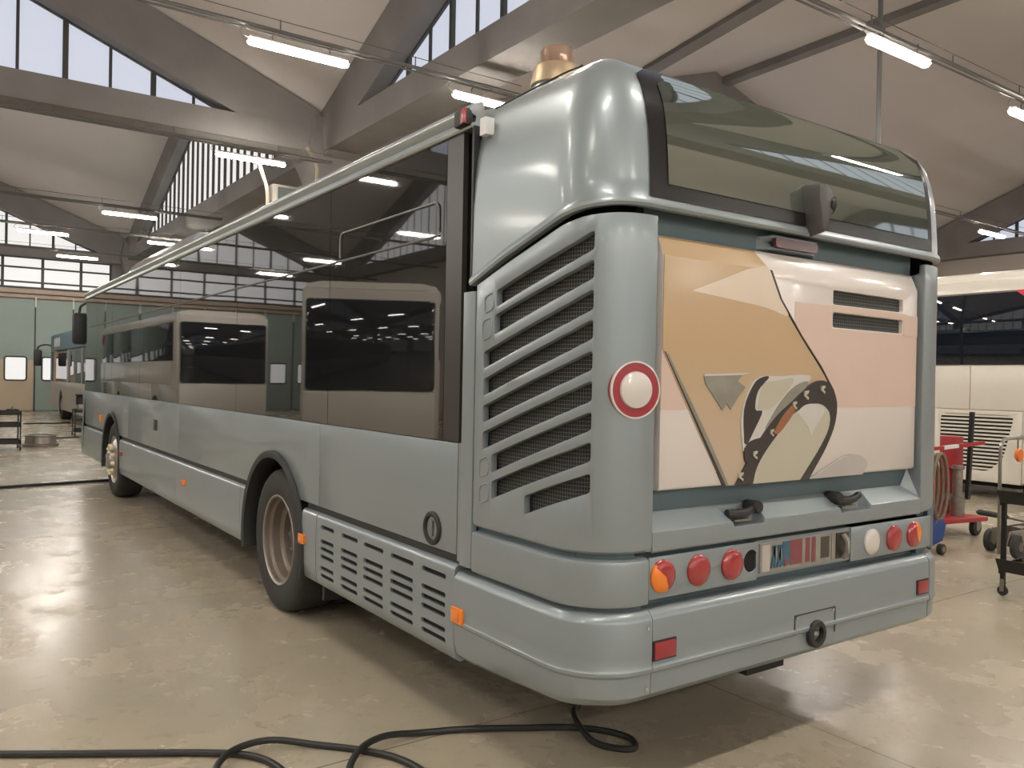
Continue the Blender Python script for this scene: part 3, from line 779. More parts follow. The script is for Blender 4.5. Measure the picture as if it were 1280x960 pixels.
# --- front end (far away, seen edge on) and right side
FRP = [(.40,-.02),(.50,.02),(.80,.02),(1.30,.0),(1.34,-.005),(2.2,-.03),(2.6,-.06),(2.78,-.14)]
def front(z0, z1, name, m):
    mb = MB(); n = 16
    def P(u, v):
        z = lin(z0, z1, v); o = 0
        for (a,oa),(b,ob) in zip(FRP, FRP[1:]):
            if a <= z <= b: o = lin(oa, ob, (z-a)/(b-a))
        s = lin(s_side(.30), s_right(.30), u)
        q = path(s, o); return Vector((q.x, 12.0-(q.y-YR), z))
    mb.grid(P, 40, 8); mb.build(name, m, **bp)
front(.40, .80, 'front_bumper', paint); front(.80, 1.32, 'front_panel', paint); front(1.32, 2.60, 'windscreen', glass); front(2.60, 2.78, 'front_header', paint)
MB().box((W-.03,.9,.825),(W,11.7,1.318)).build('side_panel', paint, cuts=arch_cut(W-.2,W+.1), **bp)
MB().box((W-.03,.9,1.322),(W-.004,11.7,2.70)).build('side_window', glass, **bp)
MB().box((W-.03,.9,.352),(W+.01,11.7,.79)).build('skirt_panel', paint, cuts=arch_cut(W-.2,W+.1), **bp)
# mirror
mi = MB().box((-.10,12.32,2.03),(.14,12.46,2.53)).build('wing_mirror', blk, bevel=.05, **bp)
MB().tube(spline([(.0,12.40,2.53),(.02,12.36,2.64),(.12,12.1,2.70),(.22,11.9,2.70)],6), .02, 8).build('mirror_arm', blk, mi)

# ------------------------------------------------------------------ hoses on the floor
hr = .0145
hp = [(-3.2,2.9),(-2.4,2.28),(-1.654,1.760),(-1.166,1.455),(-.95,1.318),(-.82,1.215),(-.75,1.09),(-.74,.93),(-.83,.83),(-.96,.90),(-.97,1.08),(-.86,1.225),(-.70,1.24),(-.53,1.14),(-.38,.975),(-.29,.82),(-.27,.64),(-.38,.55),(-.52,.62),(-.53,.80),(-.42,.945),(-.27,1.01),(-.10,1.005),(.10,.925),(.32,.80),(.52,.675),(.62,.565),(.66,.45),(.61,.37),(.54,.41),(.50,.52),(.535,.665),(.60,.77),(.70,.86),(.85,.98),(1.1,1.15)]
zz = [hr]*len(hp)
for i in (10,11,12): zz[i] = hr*2.6
for i in (20,21): zz[i] = hr*2.6
zz[31] = zz[32] = hr*2.6
h = MB().tube(spline([(x,y,z+.001) for (x,y),z in zip(hp,zz)], 12), hr, 10)
tag(h.build('air_hose', hose_m), 'black rubber air hose looping on the floor behind the bus in the foreground', 'hose')
h = MB().tube(spline([(-3.6,10.35,.02),(-2.4,10.6,.02),(-1.128,10.84,.02),(.228,11.03,.02),(1.6,11.15,.02),(3.2,11.1,.02)],10), .019, 8)
tag(h.build('air_hose', hose_m), 'thin dark hose lying across the floor towards the front wheel of the big bus', 'hose')

# ------------------------------------------------------------------ building
CX = [-14.6, 5.0, 28.4]; CY = [-25.0, -5.3, 14.5, 35.4]
ZL, RISE = 6.9, 3.8
def shell_z(x, y, i, j):
    u = abs((x-(CX[i]+CX[i+1])/2)/((CX[i+1]-CX[i])/2)); v = abs((y-(CY[j]+CY[j+1])/2)/((CY[j+1]-CY[j])/2))
    return ZL+RISE*(1-min(1,u)*min(1,v))
MB().box((CX[0],CY[0],-.2),(CX[2],CY[3],0)).build('floor', floor_m)['kind'] = 'structure'
for i in range(2):
    for j in range(3):
        m = MB()
        P = lambda u,v,d=0.: Vector((lin(CX[i],CX[i+1],u), lin(CY[j],CY[j+1],v), d+shell_z(lin(CX[i],CX[i+1],u), lin(CY[j],CY[j+1],v), i, j)))
        m.grid(lambda u,v: P(u,v), 32, 32, lambda u,v: P(u,v,.12))
        struct(m.build('ceiling', shell_m, sharp=60))
def truss(axis, c, a0, a1, n_mull, wname, pm=None, thick=.35, ctie=(6.22,6.72)):
    """tie beam + two chords as one structure, the glazed lunette between as a window"""
    def V(a, t, z): return (a, c+t, z) if axis == 'x' else (c+t, a, z)
    mid = (a0+a1)/2; half = (a1-a0)/2; th = thick
    top = lambda a: ZL+RISE*(1-abs(a-mid)/half)
    D = .92
    o = MB()
    d = V(0,2*th,0); dv = Vector(d)-Vector(V(0,0,0))
    tp = th+.025; d2 = Vector(V(0,2*tp,0))-Vector(V(0,0,0))
    o.prism([V(a0+.2,-tp,ctie[0]),V(a1-.2,-tp,ctie[0]),V(a1-.2,-tp,ctie[1]),V(a0+.2,-tp,ctie[1])], d2)
    for e, s in ((a0,1),(a1,-1)):
        o.prism([V(e,-th,ZL-1.0),V(e,-th,top(e)+.05),V(mid,-th,ZL+RISE+.05),V(mid,-th,ZL+RISE-D)], dv)
    ob = struct(o.build('roof_truss', conc, sharp=30))
    # lunette
    slope = RISE/half; aL = a0+(ctie[1]-(ZL-1.0))/((RISE+1.0-D)/half)
    ch = lambda a: (ZL-1.0)+(RISE+1.0-D)*(1-abs(a-mid)/half)
    fr = MB(); ft = .06
    aR = a1-(aL-a0)
    for e in (aL, aR): fr.bar(V(e,0,ctie[1]), V(mid,0,ZL+RISE-D), .06, .08, up=V(0,0,1))
    fr.bar(V(aL,0,ctie[1]+.03), V(aR,0,ctie[1]+.03), .06, .06)
    for k in range(1, n_mull):
        a = lin(aL, aR, k/n_mull); w = .10 if k % 2 else .045
        if n_mull > 22: w = .085
        if ch(a)-ctie[1] > .15: fr.bar(V(a,0,ctie[1]), V(a,0,ch(a)), w, .09 if k % 2 else .05, up=(Vector(V(1,0,0))-Vector(V(0,0,0))))
    w = struct(fr.build(wname, steel_dk))
    p = MB().prism([V(aL,.02,ctie[1]),V(aR,.02,ctie[1]),V(mid,.02,ZL+RISE-D)], (Vector(V(0,.02,0))-Vector(V(0,0,0))))
    p.build('window_pane', pm or pane_m, w)
nw = [0]
def wn(): nw[0] += 1; return 'window_%d' % nw[0]
for i in range(2):
    for j in range(4):
        if j == 3: truss('x', CY[j]-.1, CX[i], CX[i+1], 21, wn(), pane_w, ctie=(6.06,6.45))
        else: truss('x', CY[j]+(0 if j else .1), CX[i], CX[i+1], 21 if i == 0 else 25, wn())
for i in range(3):
    for j in range(3):
        truss('y', CX[i]+(.1 if i == 0 else -.1 if i == 2 else 0), CY[j], CY[j+1], 21 if j < 2 else 27, wn(), pane_w if (j == 2 or i == 0) else pane_m)
# columns with flared heads
for i in range(3):
    for j in range(4):
        x, y = CX[i]+(.3 if i == 0 else -.3 if i == 2 else 0), CY[j]+(.3 if j == 0 else -.3 if j == 3 else 0)
        m = MB(); m.box((x-.3,y-.3,0),(x+.3,y+.3,6.3))
        m.mesh([(x+a*.3,y+b*.3,5.3) for a,b in ((-1,-1),(1,-1),(1,1),(-1,1))]+[(x+a*.62,y+b*.62,6.3) for a,b in ((-1,-1),(1,-1),(1,1),(-1,1))]+[(x+a*.5,y+b*.5,6.95) for a,b in ((-1,-1),(1,-1),(1,1),(-1,1))], [(0,1,5,4),(1,2,6,5),(2,3,7,6),(3,0,4,7),(4,5,9,8),(5,6,10,9),(6,7,11,10),(7,4,8,11),(8,9,10,11),(3,2,1,0)])
        struct(m.build('column', conc, sharp=30))
# ridge ribs on the ceiling of the right-hand bay
for x, w in ((17.15,.34),(13.0,.42)):
    y0, y1 = -5.1, 14.3
    m = MB(); m.grid(lambda u,v: Vector((x+lin(-w/2,w/2,v), lin(y0,y1,u), shell_z(x,lin(y0,y1,u),1,1)-.16)), 12, 1, lambda u,v: Vector((x+lin(-w/2,w/2,v), lin(y0,y1,u), shell_z(x,lin(y0,y1,u),1,1)+.05)))
    struct(m.build('ceiling_rib', conc))
# outer walls
def wall(name, lo, hi, m=wallm, cuts=None): return struct(MB().box(lo, hi).build(name, m, cuts=cuts))
FY = CY[3]
wc = MB()
wall('wall_right', (CX[2],CY[0],0),(CX[2]+.3,CY[3],ZL)); 
wall('wall_back', (CX[0],CY[0]-.3,0),(CX[2],CY[0],ZL))
wall('wall_left', (CX[0]-.3,CY[0],0),(CX[0],CY[3],ZL))
# front wall: solid parts round the doors and the window strip
wall('wall_front', (4.14,FY-.25,0),(CX[2],FY,6.1), conc)
m = MB().box((CX[0],FY-.02,0),(4.14,FY+.2,6.1)); struct(m.build('wall_front', wallm))
# window strip
def strip(x0, x1, z0, z1, y, nm):
    fr = MB(); cols = []
    x = x1
    fr.box((x0,y-.06,z0-.04),(x1,y+.02,z0+.04)).box((x0,y-.06,z1-.04),(x1,y+.02,z1+.04))
    for zz_ in (z0+.22, lin(z0,z1,.66)): fr.box((x0,y-.06,zz_-.035),(x1,y+.02,zz_+.035))
    k = 0; x = x1
    while x > x0-.01:
        fr.box((x-.05,y-.08,z0),(x+.05,y+.02,z1)); x -= 1.36 if k else 1.1; k += 1
    w = struct(fr.build(nm, steel_dk))
    MB().box((x0,y-.012,z0),(x1,y-.002,z1)).build('window_pane', pane_w, w)
strip(-14.4, 4.12, 4.86, 6.05, FY-.05, wn())
struct(MB().box((-14.5,FY-.30,4.62),(4.15,FY-.02,4.80)).box((-14.5,FY-.24,4.45),(4.15,FY-.02,4.58)).build('trim_1', head, bevel=.01))
# folding door leaves
X0 = 1.425
for k in range(-12, 3):
    x0 = X0+k*1.33; x1 = x0+1.31
    if x1 > 4.12: x1 = 4.12
    y = FY-.10
    c = MB(); wx = lin(x0, x1, .52) if k != 0 else x0+.62
    pts = rounded([(wx-.37,1.22,0),(wx-.37,2.14,0),(wx+.37,2.14,0),(wx+.37,1.22,0)], .1, 4)
    c.prism([(p.x,y-.3,p.y) for p in pts], (0,.6,0))
    lf = MB().box((x0,y-.06,.02),(x1,y,4.40)); d = struct(lf.build('door_%d' % (k+13), green, cuts=c))
    if k == -1:
        c2 = MB(); c2.prism([(p.x,y-.3,p.y) for p in pts], (0,.6,0))
        MB().box((x0+.02,y-.07,.04),(x1-.02,y-.06,2.02)).build('tan_lower_board', tan, d, cuts=c2)
    ring = [(p.x,y-.07,p.y) for p in pts]
    f = MB().tube(ring+[ring[0]], .03, 6, cap=False).build('window_frame', steel_dk, d)
    MB().prism([(p.x,y-.03,p.y) for p in pts], (0,.01,0)).build('window_pane', pane_w, f)
    MB().box((x0-.022,y-.09,0),(x0+.022,y+.02,4.42)).build('door_stile', steel_dk, d)
    MB().tube([(x0,y-.12,4.1),(x0,y-.12,4.5)], .03, 8).build('door_hanger', white, d)
# windows and doors on the left wall, mirrored in the bus glass
for y0, y1 in ((-4.6,3.9),(5.1,13.6),(15.3,24)):
    fr = MB(); x = CX[0]
    for k in range(8): fr.box((x,lin(y0,y1,k/7)-.05,3.6),(x+.09,lin(y0,y1,k/7)+.05,6.0))
    for z in (3.6,4.4,5.2,6.0): fr.box((x,y0,z-.04),(x+.08,y1,z+.04))
    w = struct(fr.build(wn(), steel_dk)); MB().box((x+.01,y0,3.6),(x+.03,y1,6.0)).build('window_pane', pane_w, w)
# unseen back wall windows, added to light the rear of the bus
for x0, x1 in ((-13,-5.5),(-4.5,4),(6,16)):
    fr = MB(); y = CY[0]
    for k in range(7): fr.box((lin(x0,x1,k/6)-.05,y,1.5),(lin(x0,x1,k/6)+.05,y+.09,6.0))
    for z in (1.5,3,4.5,6.0): fr.box((x0,y,z-.04),(x1,y+.08,z+.04))
    w = struct(fr.build(wn(), steel_dk)); MB().box((x0,y+.01,1.5),(x1,y+.03,6.0)).build('window_pane', pane_w, w)

# ------------------------------------------------------------------ lamps and conduits
def make_lamp(loc, label):
    t = thing('ceiling_light', loc, label, 'light', 'fluorescent tube lights hanging from the conduits')
    L = 1.3
    h = MB(); h.prism([(0.02,y,z) for y,z in ((-.045,.03),(-.06,.055),(-.035,.085),(.035,.085),(.06,.055),(.045,.03))], (L-.04,0,0))
    h.build('housing', lamp_h, t, local=True)
    d = MB(); rings = []
    pr = [(-.055,.030),(-.060,.008),(-.044,-.016),(0,-.026),(.044,-.016),(.060,.008),(.055,.030)]
    st = [(0,.45),(.03,.9),(.06,1),(L-.06,1),(L-.03,.9),(L,.45)]
    d.grid(lambda u,v: Vector((st[round(u*5)][0], pr[round(v*6)][0]*st[round(u*5)][1], pr[round(v*6)][1]*st[round(u*5)][1])), 5, 6)
    d.face([(0,-.05,.02),(L,-.05,.02),(L,.05,.02),(0,.05,.02)])
    d.build('diffuser', lamp_e, t, local=True)
    for x in (.3, L-.25): MB().tube([(x,0,.08),(x,0,.16),(x+.02,0,.17),(x+.02,0,.22)], .008, 6).build('hook', pipe_m, t, local=True)
    MB().tube(spline([(.02,0,.05),(-.09,0,.09),(-.06,0,.16),(.02,0,.22)],5), .005, 5).build('power_cord', wire_m, t, local=True)
    return t
ZLP = 5.65
vis = [(1.193,7.874,'largest tube light at upper left, above the long bus roof edge'),
 (2.336,13.40,'tube light just below the long concrete beam, above the striped window'),
 (1.605,20.98,'tube light against the beige ceiling, left of the striped window'),
 (.087,25.57,'tube light crossing the far triangular window above the green doors'),
 (1.656,30.77,'tube light on the dark beam above the far window strip'),
 (3.55,25.31,'short tube light just above the bus roof edge, below the striped window'),
 (4.15,7.95,'tube light half hidden by the bus roof, left of the beacon'),
 (7.009,3.313,'tube light at upper right next to the vertical grey pipe'),
 (10.958,3.487,'tube light cut off by the right edge of the picture'),
 (16.35,8.22,'tube light half hidden behind the right corner of the bus rear window'),
 (20.272,8.32,'tube light in front of the right-hand gable window, above the white coach')]
L0 = None
for x, y, lab in vis:
    if L0 is None: L0 = make_lamp((x,y,ZLP), lab)
    else: dup(L0, (x,y,ZLP), 0, lab)
off = [(x,y) for y in (-2.2,-9.5,-15,-20) for x in (-10.5,-6.5,-2.5,1.5,6.5,11.5)]  # lamps out of view, added to light the hall
off += [(x,y) for y in (-2.2,-9.5,-15,-20) for x in (16.5,21.5)]  # extra unseen lamps that brighten what the rear window mirrors
off += [(x,8.0) for x in (-10.5,-6.5,24.3)]+[(x,3.4) for x in (-10.5,-6.5,-2.5,1.4,15)]+[(x,y) for y in (18.5,25.5,30.5) for x in (-10,-5.5)]+[(x,y) for y in (20,27) for x in (9,14.5,20)]+[(-6,13.4),(-10,13.4),(8.4,8.1),(12.4,8.1)]
for x, y in off:
    dup(L0, (x,y,ZLP), 0, 'added tube light, out of view beyond the picture edge or behind the big bus')
def conduit(y, x0, x1, lab, z=5.88):
    t = thing('cable_conduit', ((x0+x1)/2, y, z-.05), lab, 'conduit', 'cable conduits under the roof')
    MB().tube([(x0,y,z),(x1,y,z)], .027, 8).tube([(x0,y+.06,z-.03),(x1,y+.06,z-.03)], .015, 6).build('conduit_pipe', pipe_m, t)
    MB().tube([(x0,y,z+.14),(x1,y,z+.14)], .006, 5).build('tension_wire', wire_m, t)
    x = x0+.4; o0 = None
    while x < x1:
        if o0 is None: o0 = MB().bar((x,y,z),(x,y,z+.15),.012,.012).build('spacer', wire_m, t); xs = x
        else:
            o1 = o0.copy(); COL.objects.link(o1); o1.parent = t; o1.location = o0.location+Vector((x-xs,0,0))
        x += 1.9
for y, x0, x1, lab in ((7.9,-14,28,'long horizontal conduit carrying the light nearest above the bus roof edge'),(13.4,-14,4.6,'conduit running under the long concrete tie beam at upper left'),(21.0,-14,4.6,'conduit crossing the beige ceiling of the left rear bay'),(25.5,-14,4.6,'conduit in front of the far gable window on the left'),(30.8,-14,4.6,'conduit just in front of the green door wall'),(3.4,4.9,28,'conduit running through the upper right corner with two tube lights'),(8.25,5.4,28,'conduit behind the upper right corner of the bus leading to the gable window')):
    if y == 7.9: x1 = 5.3
    conduit(y, x0, x1, lab)
tag(MB().tube([(9.2,4.5,0),(9.2,4.5,9.5)], .034, 10).build('drop_pipe', pipe_m), 'thin vertical grey pipe beside the tube light at upper right', 'pipe')
# electric junction box and bent pipes on the column behind the bus roof
t = thing('junction_box', (3.85,13.6,4.85), 'grey electric junction box with bent pipes on the concrete column above the bus roof', 'junction box')
MB().box((3.42,13.45,4.82),(4.25,13.75,5.29)).build('box_body', steel, t, bevel=.01)
MB().box((3.52,13.43,4.88),(4.20,13.449,5.24)).build('box_cover', mat('dark_green_cover',(.05,.06,.055),.3), t)
MB().tube(spline([(3.38,13.6,4.8),(3.36,13.6,5.2),(3.26,13.6,5.5),(3.18,13.6,5.75)],6), .035, 8).build('bent_pipe', tanpipe, t)
MB().tube(spline([(4.33,13.6,5.29),(4.36,13.55,5.7),(4.28,13.55,5.95),(4.15,13.6,6.15)],6), .045, 8).build('bent_pipe', tanpipe, t)

# ------------------------------------------------------------------ white coach on the right (its left side faces us)
def coach(loc, rz, label):
    """local frame: left side in the plane x=0, rear at y=0, front at y=12"""
    t = thing('coach', loc, label, 'coach'); b = dict(parent=t, local=True)
    wd = 2.5
    MB().box((.02,.1,.25),(wd-.02,11.9,3.2)).build('inner_body', coachw, bevel=.05, **b)
    MB().box((0,1.20,1.29),(.03,11.3,1.93)).build('side_panel', coachw, bevel=.008, **b)
    MB().box((0,.10,1.29),(.03,1.185,1.93)).build('rear_quarter_panel', coachw, bevel=.008, **b)
    MB().box((0,.10,.25),(.03,.46,1.28)).build('rear_quarter_panel', coachw, bevel=.008, **b)
    c = MB(); pts = rounded([(.58,1.22,0),(1.62,1.22,0),(1.62,.44,0),(.92,.40,0),(.72,.60,0)], .09, 5)
    c.prism([(-.1,p.x,p.y) for p in pts], (.2,0,0))
    d = MB().box((0,.475,.25),(.03,1.70,1.28)).build('engine_door', coachw, cuts=c, bevel=.006, **b)
    MB().box((.011,.5,.36),(.0185,1.68,1.25)).build('grille_back', hole, d, local=True)
    m = MB()
    for k in range(15):
        z = .425+k*.0545
        y0 = .59+max(0,(1.2-z))*.20 if z > .58 else .78
        m.box((.003,y0-.03,z),(.010,1.66,z+.026))
    m.build('grille_slats', coachw, d, local=True)
    for y0, y1 in ((1.715,3.0),(4.3,9.0),(9.9,11.8)): MB().box((0,y0,.25),(.03,y1,1.28)).build('luggage_door', coachw, bevel=.008, **b)
    MB().box((-.004,.35,1.945),(.03,2.9,2.98)).build('side_window', coachg, bevel=.01, **b)
    MB().box((-.004,2.91,1.945),(.03,5.9,2.98)).build('side_window', coachg, bevel=.01, **b)
    MB().box((-.004,5.91,1.945),(.03,11.5,2.98)).build('side_window', coachg, bevel=.01, **b)
    MB().prism([(x,.1,z) for x,z in ((.02,2.985),(-.005,3.0),(.0,3.12),(.10,3.27),(.35,3.33),(wd-.35,3.33),(wd-.1,3.27),(wd,3.12),(wd,2.98))], (0,11.7,0)).build('roof', coachw, sharp=40, **b)
    MB().prism([(-.008,.33,3.0),(-.008,.60,3.0),(-.008,.42,2.86),(-.008,.20,2.62),(-.008,.14,2.62)], (.012,0,0)).build('red_stripe', redw, **b)
    MB().box((wd-.03,.1,.25),(wd,11.8,1.93)).build('side_panel', coachw, bevel=.008, **b)
    MB().box((wd-.03,.4,1.945),(wd+.004,11.5,2.98)).build('side_window', coachg, bevel=.008, **b)
    MB().box((.05,-.02,.3),(wd-.05,.12,3.1)).build('rear_panel', coachw, bevel=.06, **b)
    MB().box((.06,11.88,.3),(wd-.06,12.02,1.35)).build('front_panel', coachw, bevel=.05, **b)
    MB().box((.1,11.86,1.36),(wd-.1,12.04,3.0)).build('windscreen', coachg, bevel=.06, **b)
    MB().box((.3,.6,.16),(wd-.3,11.4,.26)).build('underbody', under, **b)
    for x in (.01,wd-.29):
        for y in (3.65,9.45):
            w = MB().lathe([(a if x < 1 else .28-a, r) for a, r in TY], (x,y,.482), 'x', 32).build('tyre', rub, **b)
            MB().lathe([(.03,.30),(.02,.29),(.05,.2),(.05,0)] if x < 1 else [(.25,.30),(.26,.29),(.23,.2),(.23,0)], (x,y,.482), 'x', 24).build('rim', rim_m, w, local=True)
    return t
C1 = coach((10.6,2.62,0), 0, 'white coach with dark windows and a slatted engine grille on the right')
for loc, rz, lab in (((-3.4,32.8,0), PI, 'white coach parked left of the picture, mirrored in the bus windows'), ((-9.2,22.5,0), PI+.5, 'white coach parked askew far left, mirrored small in the bus windows')):
    dup(C1, loc, rz, lab)

# ------------------------------------------------------------------ second bus by the doors
t = thing('parked_bus', (2.85,26.2,0), 'blue and beige bus parked by the green doors beyond the big bus', 'bus')
b = dict(parent=t)
x0, x1, y0, y1 = 1.62, 4.1, 20.6, 31.8
c = MB()
for y in (22.6,28.9): c.prism([(1.3,y+.56*math.cos(2*PI*k/32),.46+.56*math.sin(2*PI*k/32)) for k in range(32)], (.7,0,0))
MB().box((x0,y0,.34),(x1,y1,1.25)).build('lower_body', beigeg, cuts=c, bevel=.04, **b)
MB().box((x0+.03,y0+.03,1.25),(x1-.03,y1-.03,2.3)).build('window_band', coachg, bevel=.03, **b)
MB().box((x0,y0,2.3),(x1,y1,2.9)).build('roof_band', blueg, bevel=.08, **b)
MB().box((x0,31.45,1.25),(x0+.08,31.8,2.3)).build('front_pillar', blueg, **b)
MB().box((x0-.005,30.3,1.25),(x0+.06,30.85,2.3)).build('door_pillar', curtain, **b)
for y in (24.2,27.2): MB().box((x0-.004,y,1.25),(x0+.05,y+.1,2.3)).build('window_pillar', beigeg, **b)
MB().box((x0+.004,27.4,1.35),(x0+.04,30.2,2.2)).build('side_window', glass, **b)
for y in (22.6,28.9): 
    w = MB().lathe(TY, (x0+.03,y,.483), 'x', 32).build('tyre', rub, **b)
    MB().lathe([(.03,.30),(.03,.2),(.0,.18),(0,0)], (x0+.03,y,.483), 'x', 24).build('rim', rim_m, w)
    MB().lathe([(.03,.30),(.03,.2),(.0,.18),(0,0)], (x1-.05,y,.483), 'x', 24).build('rim', rim_m, w)
for k in range(4): MB().box((x0-.012,29.2+k*.42,2.44),(x0+.01,29.45+k*.42,2.74)).build('route_sticker', white, **b)
mr = MB().box((x0-.52,31.9,1.78),(x0-.26,32.05,2.36)).build('wing_mirror', blk, bevel=.05, **b)
MB().tube(spline([(x0-.40,31.98,2.36),(x0-.36,31.98,2.48),(x0-.15,31.9,2.55),(x0+.1,31.75,2.5)],6), .03, 8).build('mirror_arm', blk, mr)

# ------------------------------------------------------------------ small things on the far left
def far_cart(x0, x1, y0, y1, zs, lab, name='tool_trolley', legs=.025):
    t = thing(name, ((x0+x1)/2,(y0+y1)/2,0), lab, 'trolley'); b = dict(parent=t)
    for z in zs: 
        MB().box((x0,y0,z-.03),(x1,y1,z)).box((x0,y0,z),(x1,y0+.015,z+.05)).box((x0,y1-.015,z),(x1,y1,z+.05)).box((x0,y0,z),(x0+.015,y1,z+.05)).box((x1-.015,y0,z),(x1,y1,z+.05)).build('shelf', blackm, **b)
    for x in (x0,x1-legs):
        for y in (y0,y1-legs):
            MB().box((x,y,.10),(x+legs,y+legs,zs[-1])).build('leg', blackm, **b)
            w = MB().lathe([(-.015,0),(-.015,.045),(.015,.045),(.015,0)], (x+legs/2,y+legs/2,.05), 'x', 16).build('caster', rub, **b)
            MB().box((x,y,.05),(x+.006,y+legs,.11)).build('caster_fork', steel, w)
    return t
t = far_cart(-1.35,-.42,16.9,17.5,(.16,.50,.74),'black three-shelf trolley at the left edge of the picture')
def crate(lo, hi, m, name, lab, cat, hd=True):
    o = thing(name, ((lo[0]+hi[0])/2,(lo[1]+hi[1])/2,lo[2]), lab, cat)
    x0,y0,z0 = lo; x1,y1,z1 = hi; w = .015
    MB().box(lo,(x1,y1,z0+w)).box((x0,y0,z0),(x0+w,y1,z1)).box((x1-w,y0,z0),(x1,y1,z1)).box((x0,y0,z0),(x1,y0+w,z1)).box((x0,y1-w,z0),(x1,y1,z1)).build('body', m, o)
    MB().tube(spline([((x0+x1)/2,y0+.02,z1-.005),((x0+x1)/2,lin(y0,y1,.3),z1+.06),((x0+x1)/2,lin(y0,y1,.7),z1+.06),((x0+x1)/2,y1-.02,z1-.005)],5), .01, 6).build('handle', steel, o)
crate((-1.15,17.02,.742),(-.80,17.38,.98), blackm, 'parts_crate', 'dark upright case on the left trolley at the picture edge', 'case')
crate((-.66,17.0,.742),(-.46,17.3,.82), blackm, 'tool_case', 'small dark lump on the top shelf of the left trolley', 'case')
# drum / clutch plate lying flat
t = thing('brake_drum', (.02,17.95,0), 'round dark metal brake drum lying flat on the floor by the left trolley', 'drum')
MB().lathe([(.003,.30),(.003,.345),(.05,.350),(.06,.30),(.20,.285),(.215,.30),(.235,.30),(.24,.255),(.06,.245),(.05,0)], (.02,17.95,0), 'z', 40).build('drum_shell', engine, t)
MB().lathe([(.05,.11),(.16,.10),(.17,.06),(.17,0)], (.02,17.95,0), 'z', 24).build('drum_hub', steel, t)
for k in range(8): MB().lathe([(.05,.02),(.10,.018),(.10,0)], (.02+.16*math.cos(k*PI/4),17.95+.16*math.sin(k*PI/4),0), 'z', 8).build('stud', steel, t)
# floor strips
tag(MB().prism([(p.x,p.y,.004) for p in rounded([(.45,19.9,0),(1.05,20.1,0),(1.05,20.45,0),(.45,20.2,0)],.05,3)], (0,0,.018)).build('rubber_mat', trimk), 'dark flat mat on the floor left of the far engine stand', 'mat')
tag(MB().tube(spline([(.35,26.2,.02),(.8,26.3,.02),(1.2,26.2,.02),(1.6,26.5,.02)],5), .022, 6).build('air_hose', hose_m), 'short dark hose on the floor by the wheel of the parked bus', 'hose')
t = far_cart(.98,1.55,20.45,20.95,(.14,.62),'dark frame trolley just left of the front of the big bus')
t = thing('engine_part', (1.27,20.7,.62), 'oily engine part resting on the trolley left of the front of the big bus', 'engine part')
MB().box((1.06,20.5,.622),(1.5,20.9,.80)).build('block', engine, t, bevel=.03)
MB().lathe([(0,.10),(.18,.10),(.2,.08),(.22,.12),(.25,.12),(.25,0)], (1.12,20.62,.79), 'z', 20).build('housing', blackm, t)
MB().lathe([(-.12,0),(-.12,.09),(.1,.09),(.12,.05),(.12,0)], (1.36,20.7,.87), 'x', 20).build('cylinder', white, t)

# ------------------------------------------------------------------ red lifting machine on the right
mx, my = 7.12, 2.55
t = thing('lifting_machine', (mx,my,0), 'red mobile lifting machine on casters between the bus and the white coach', 'lifting machine'); b = dict(parent=t)
Q = Matrix.Translation((mx,my,0)) @ Matrix.Rotation(math.radians(-10),4,'Z')
def qbox(lo, hi): return MB().box(lo, hi, 0, Q)
qbox((-.75,-.35,.155),(.50,.35,.20)).build('base_plate', redp, bevel=.008, **b)
qbox((.31,-.08,.19),(.45,.12,1.06)).build('mast', redp, bevel=.012, **b)
qbox((-.50,-.06,.19),(-.32,.10,1.04)).build('mast', redp, bevel=.012, **b)
MB().tube([Q@Vector((.25,-.16,.20)),Q@Vector((.25,-.16,.40)),Q@Vector((.25,-.16,.41)),Q@Vector((.25,-.16,.70)),Q@Vector((.25,-.16,.71)),Q@Vector((.25,-.16,.75))],[.075,.075,.05,.05,.065,.065],14).build('hydraulic_cylinder', engine, **b)
qbox((-.42,-.1,.68),(.26,0,.72)).build('shelf', redp, **b)
qbox((-.42,-.06,.20),(.16,.0,.68)).build('red_plate', redp, **b)
qbox((.02,-.14,.38),(.44,-.10,.44)).build('cross_bar', engine, **b)
MB().bar(Q@Vector((.36,-.2,.38)),Q@Vector((.41,-.2,1.34)),.045,.04).build('lever_bar', blackm, **b)
rb_ = MB().bar(Q@Vector((-.45,-.2,.93)),Q@Vector((.22,-.2,.97)),.035,.035).build('striped_rod', redp, **b)
MB().bar(Q@Vector((-.05,-.2,.953)),Q@Vector((.18,-.2,.968)),.037,.037).build('white_section', white, rb_)
MB().bar(Q@Vector((.22,-.2,.97)),Q@Vector((.58,-.22,1.0)),.04,.04).build('striped_rod', redp, **b)
for x, y in ((.36,-.3),(-.66,-.3),(.36,.3),(-.66,.3)):
    p = Q@Vector((x,y,.09)); w = MB().lathe([(-.03,0),(-.03,.08),(-.025,.09),(.025,.09),(.03,.08),(.03,0)], p, 'y', 24).build('caster', rub, **b)
    MB().lathe([(-.034,0),(-.034,.04),(.034,.04),(.034,0)], p, 'y', 16).build('caster_hub', steel, w)
    MB().box((p.x-.05,p.y-.04,.09),(p.x+.05,p.y-.034,.16)).box((p.x-.05,p.y+.034,.09),(p.x+.05,p.y+.04,.16)).build('caster_fork', steel, w)
# coil of hose hanging on it
t = thing('hose_coil', (6.38,2.15,.27), 'coil of brown hose hanging on the red lifting machine', 'hose coil')
for k in range(5):
    a = [(6.37+.05*k*.4+.12*math.cos(2*PI*i/28)*(1+.05*k), 2.22-.035*k, .60+.30*math.sin(2*PI*i/28)*(1+.03*k)) for i in range(29)]
    MB().tube(a, .018, 8, cap=False).build('coil_loop', brownh, t)
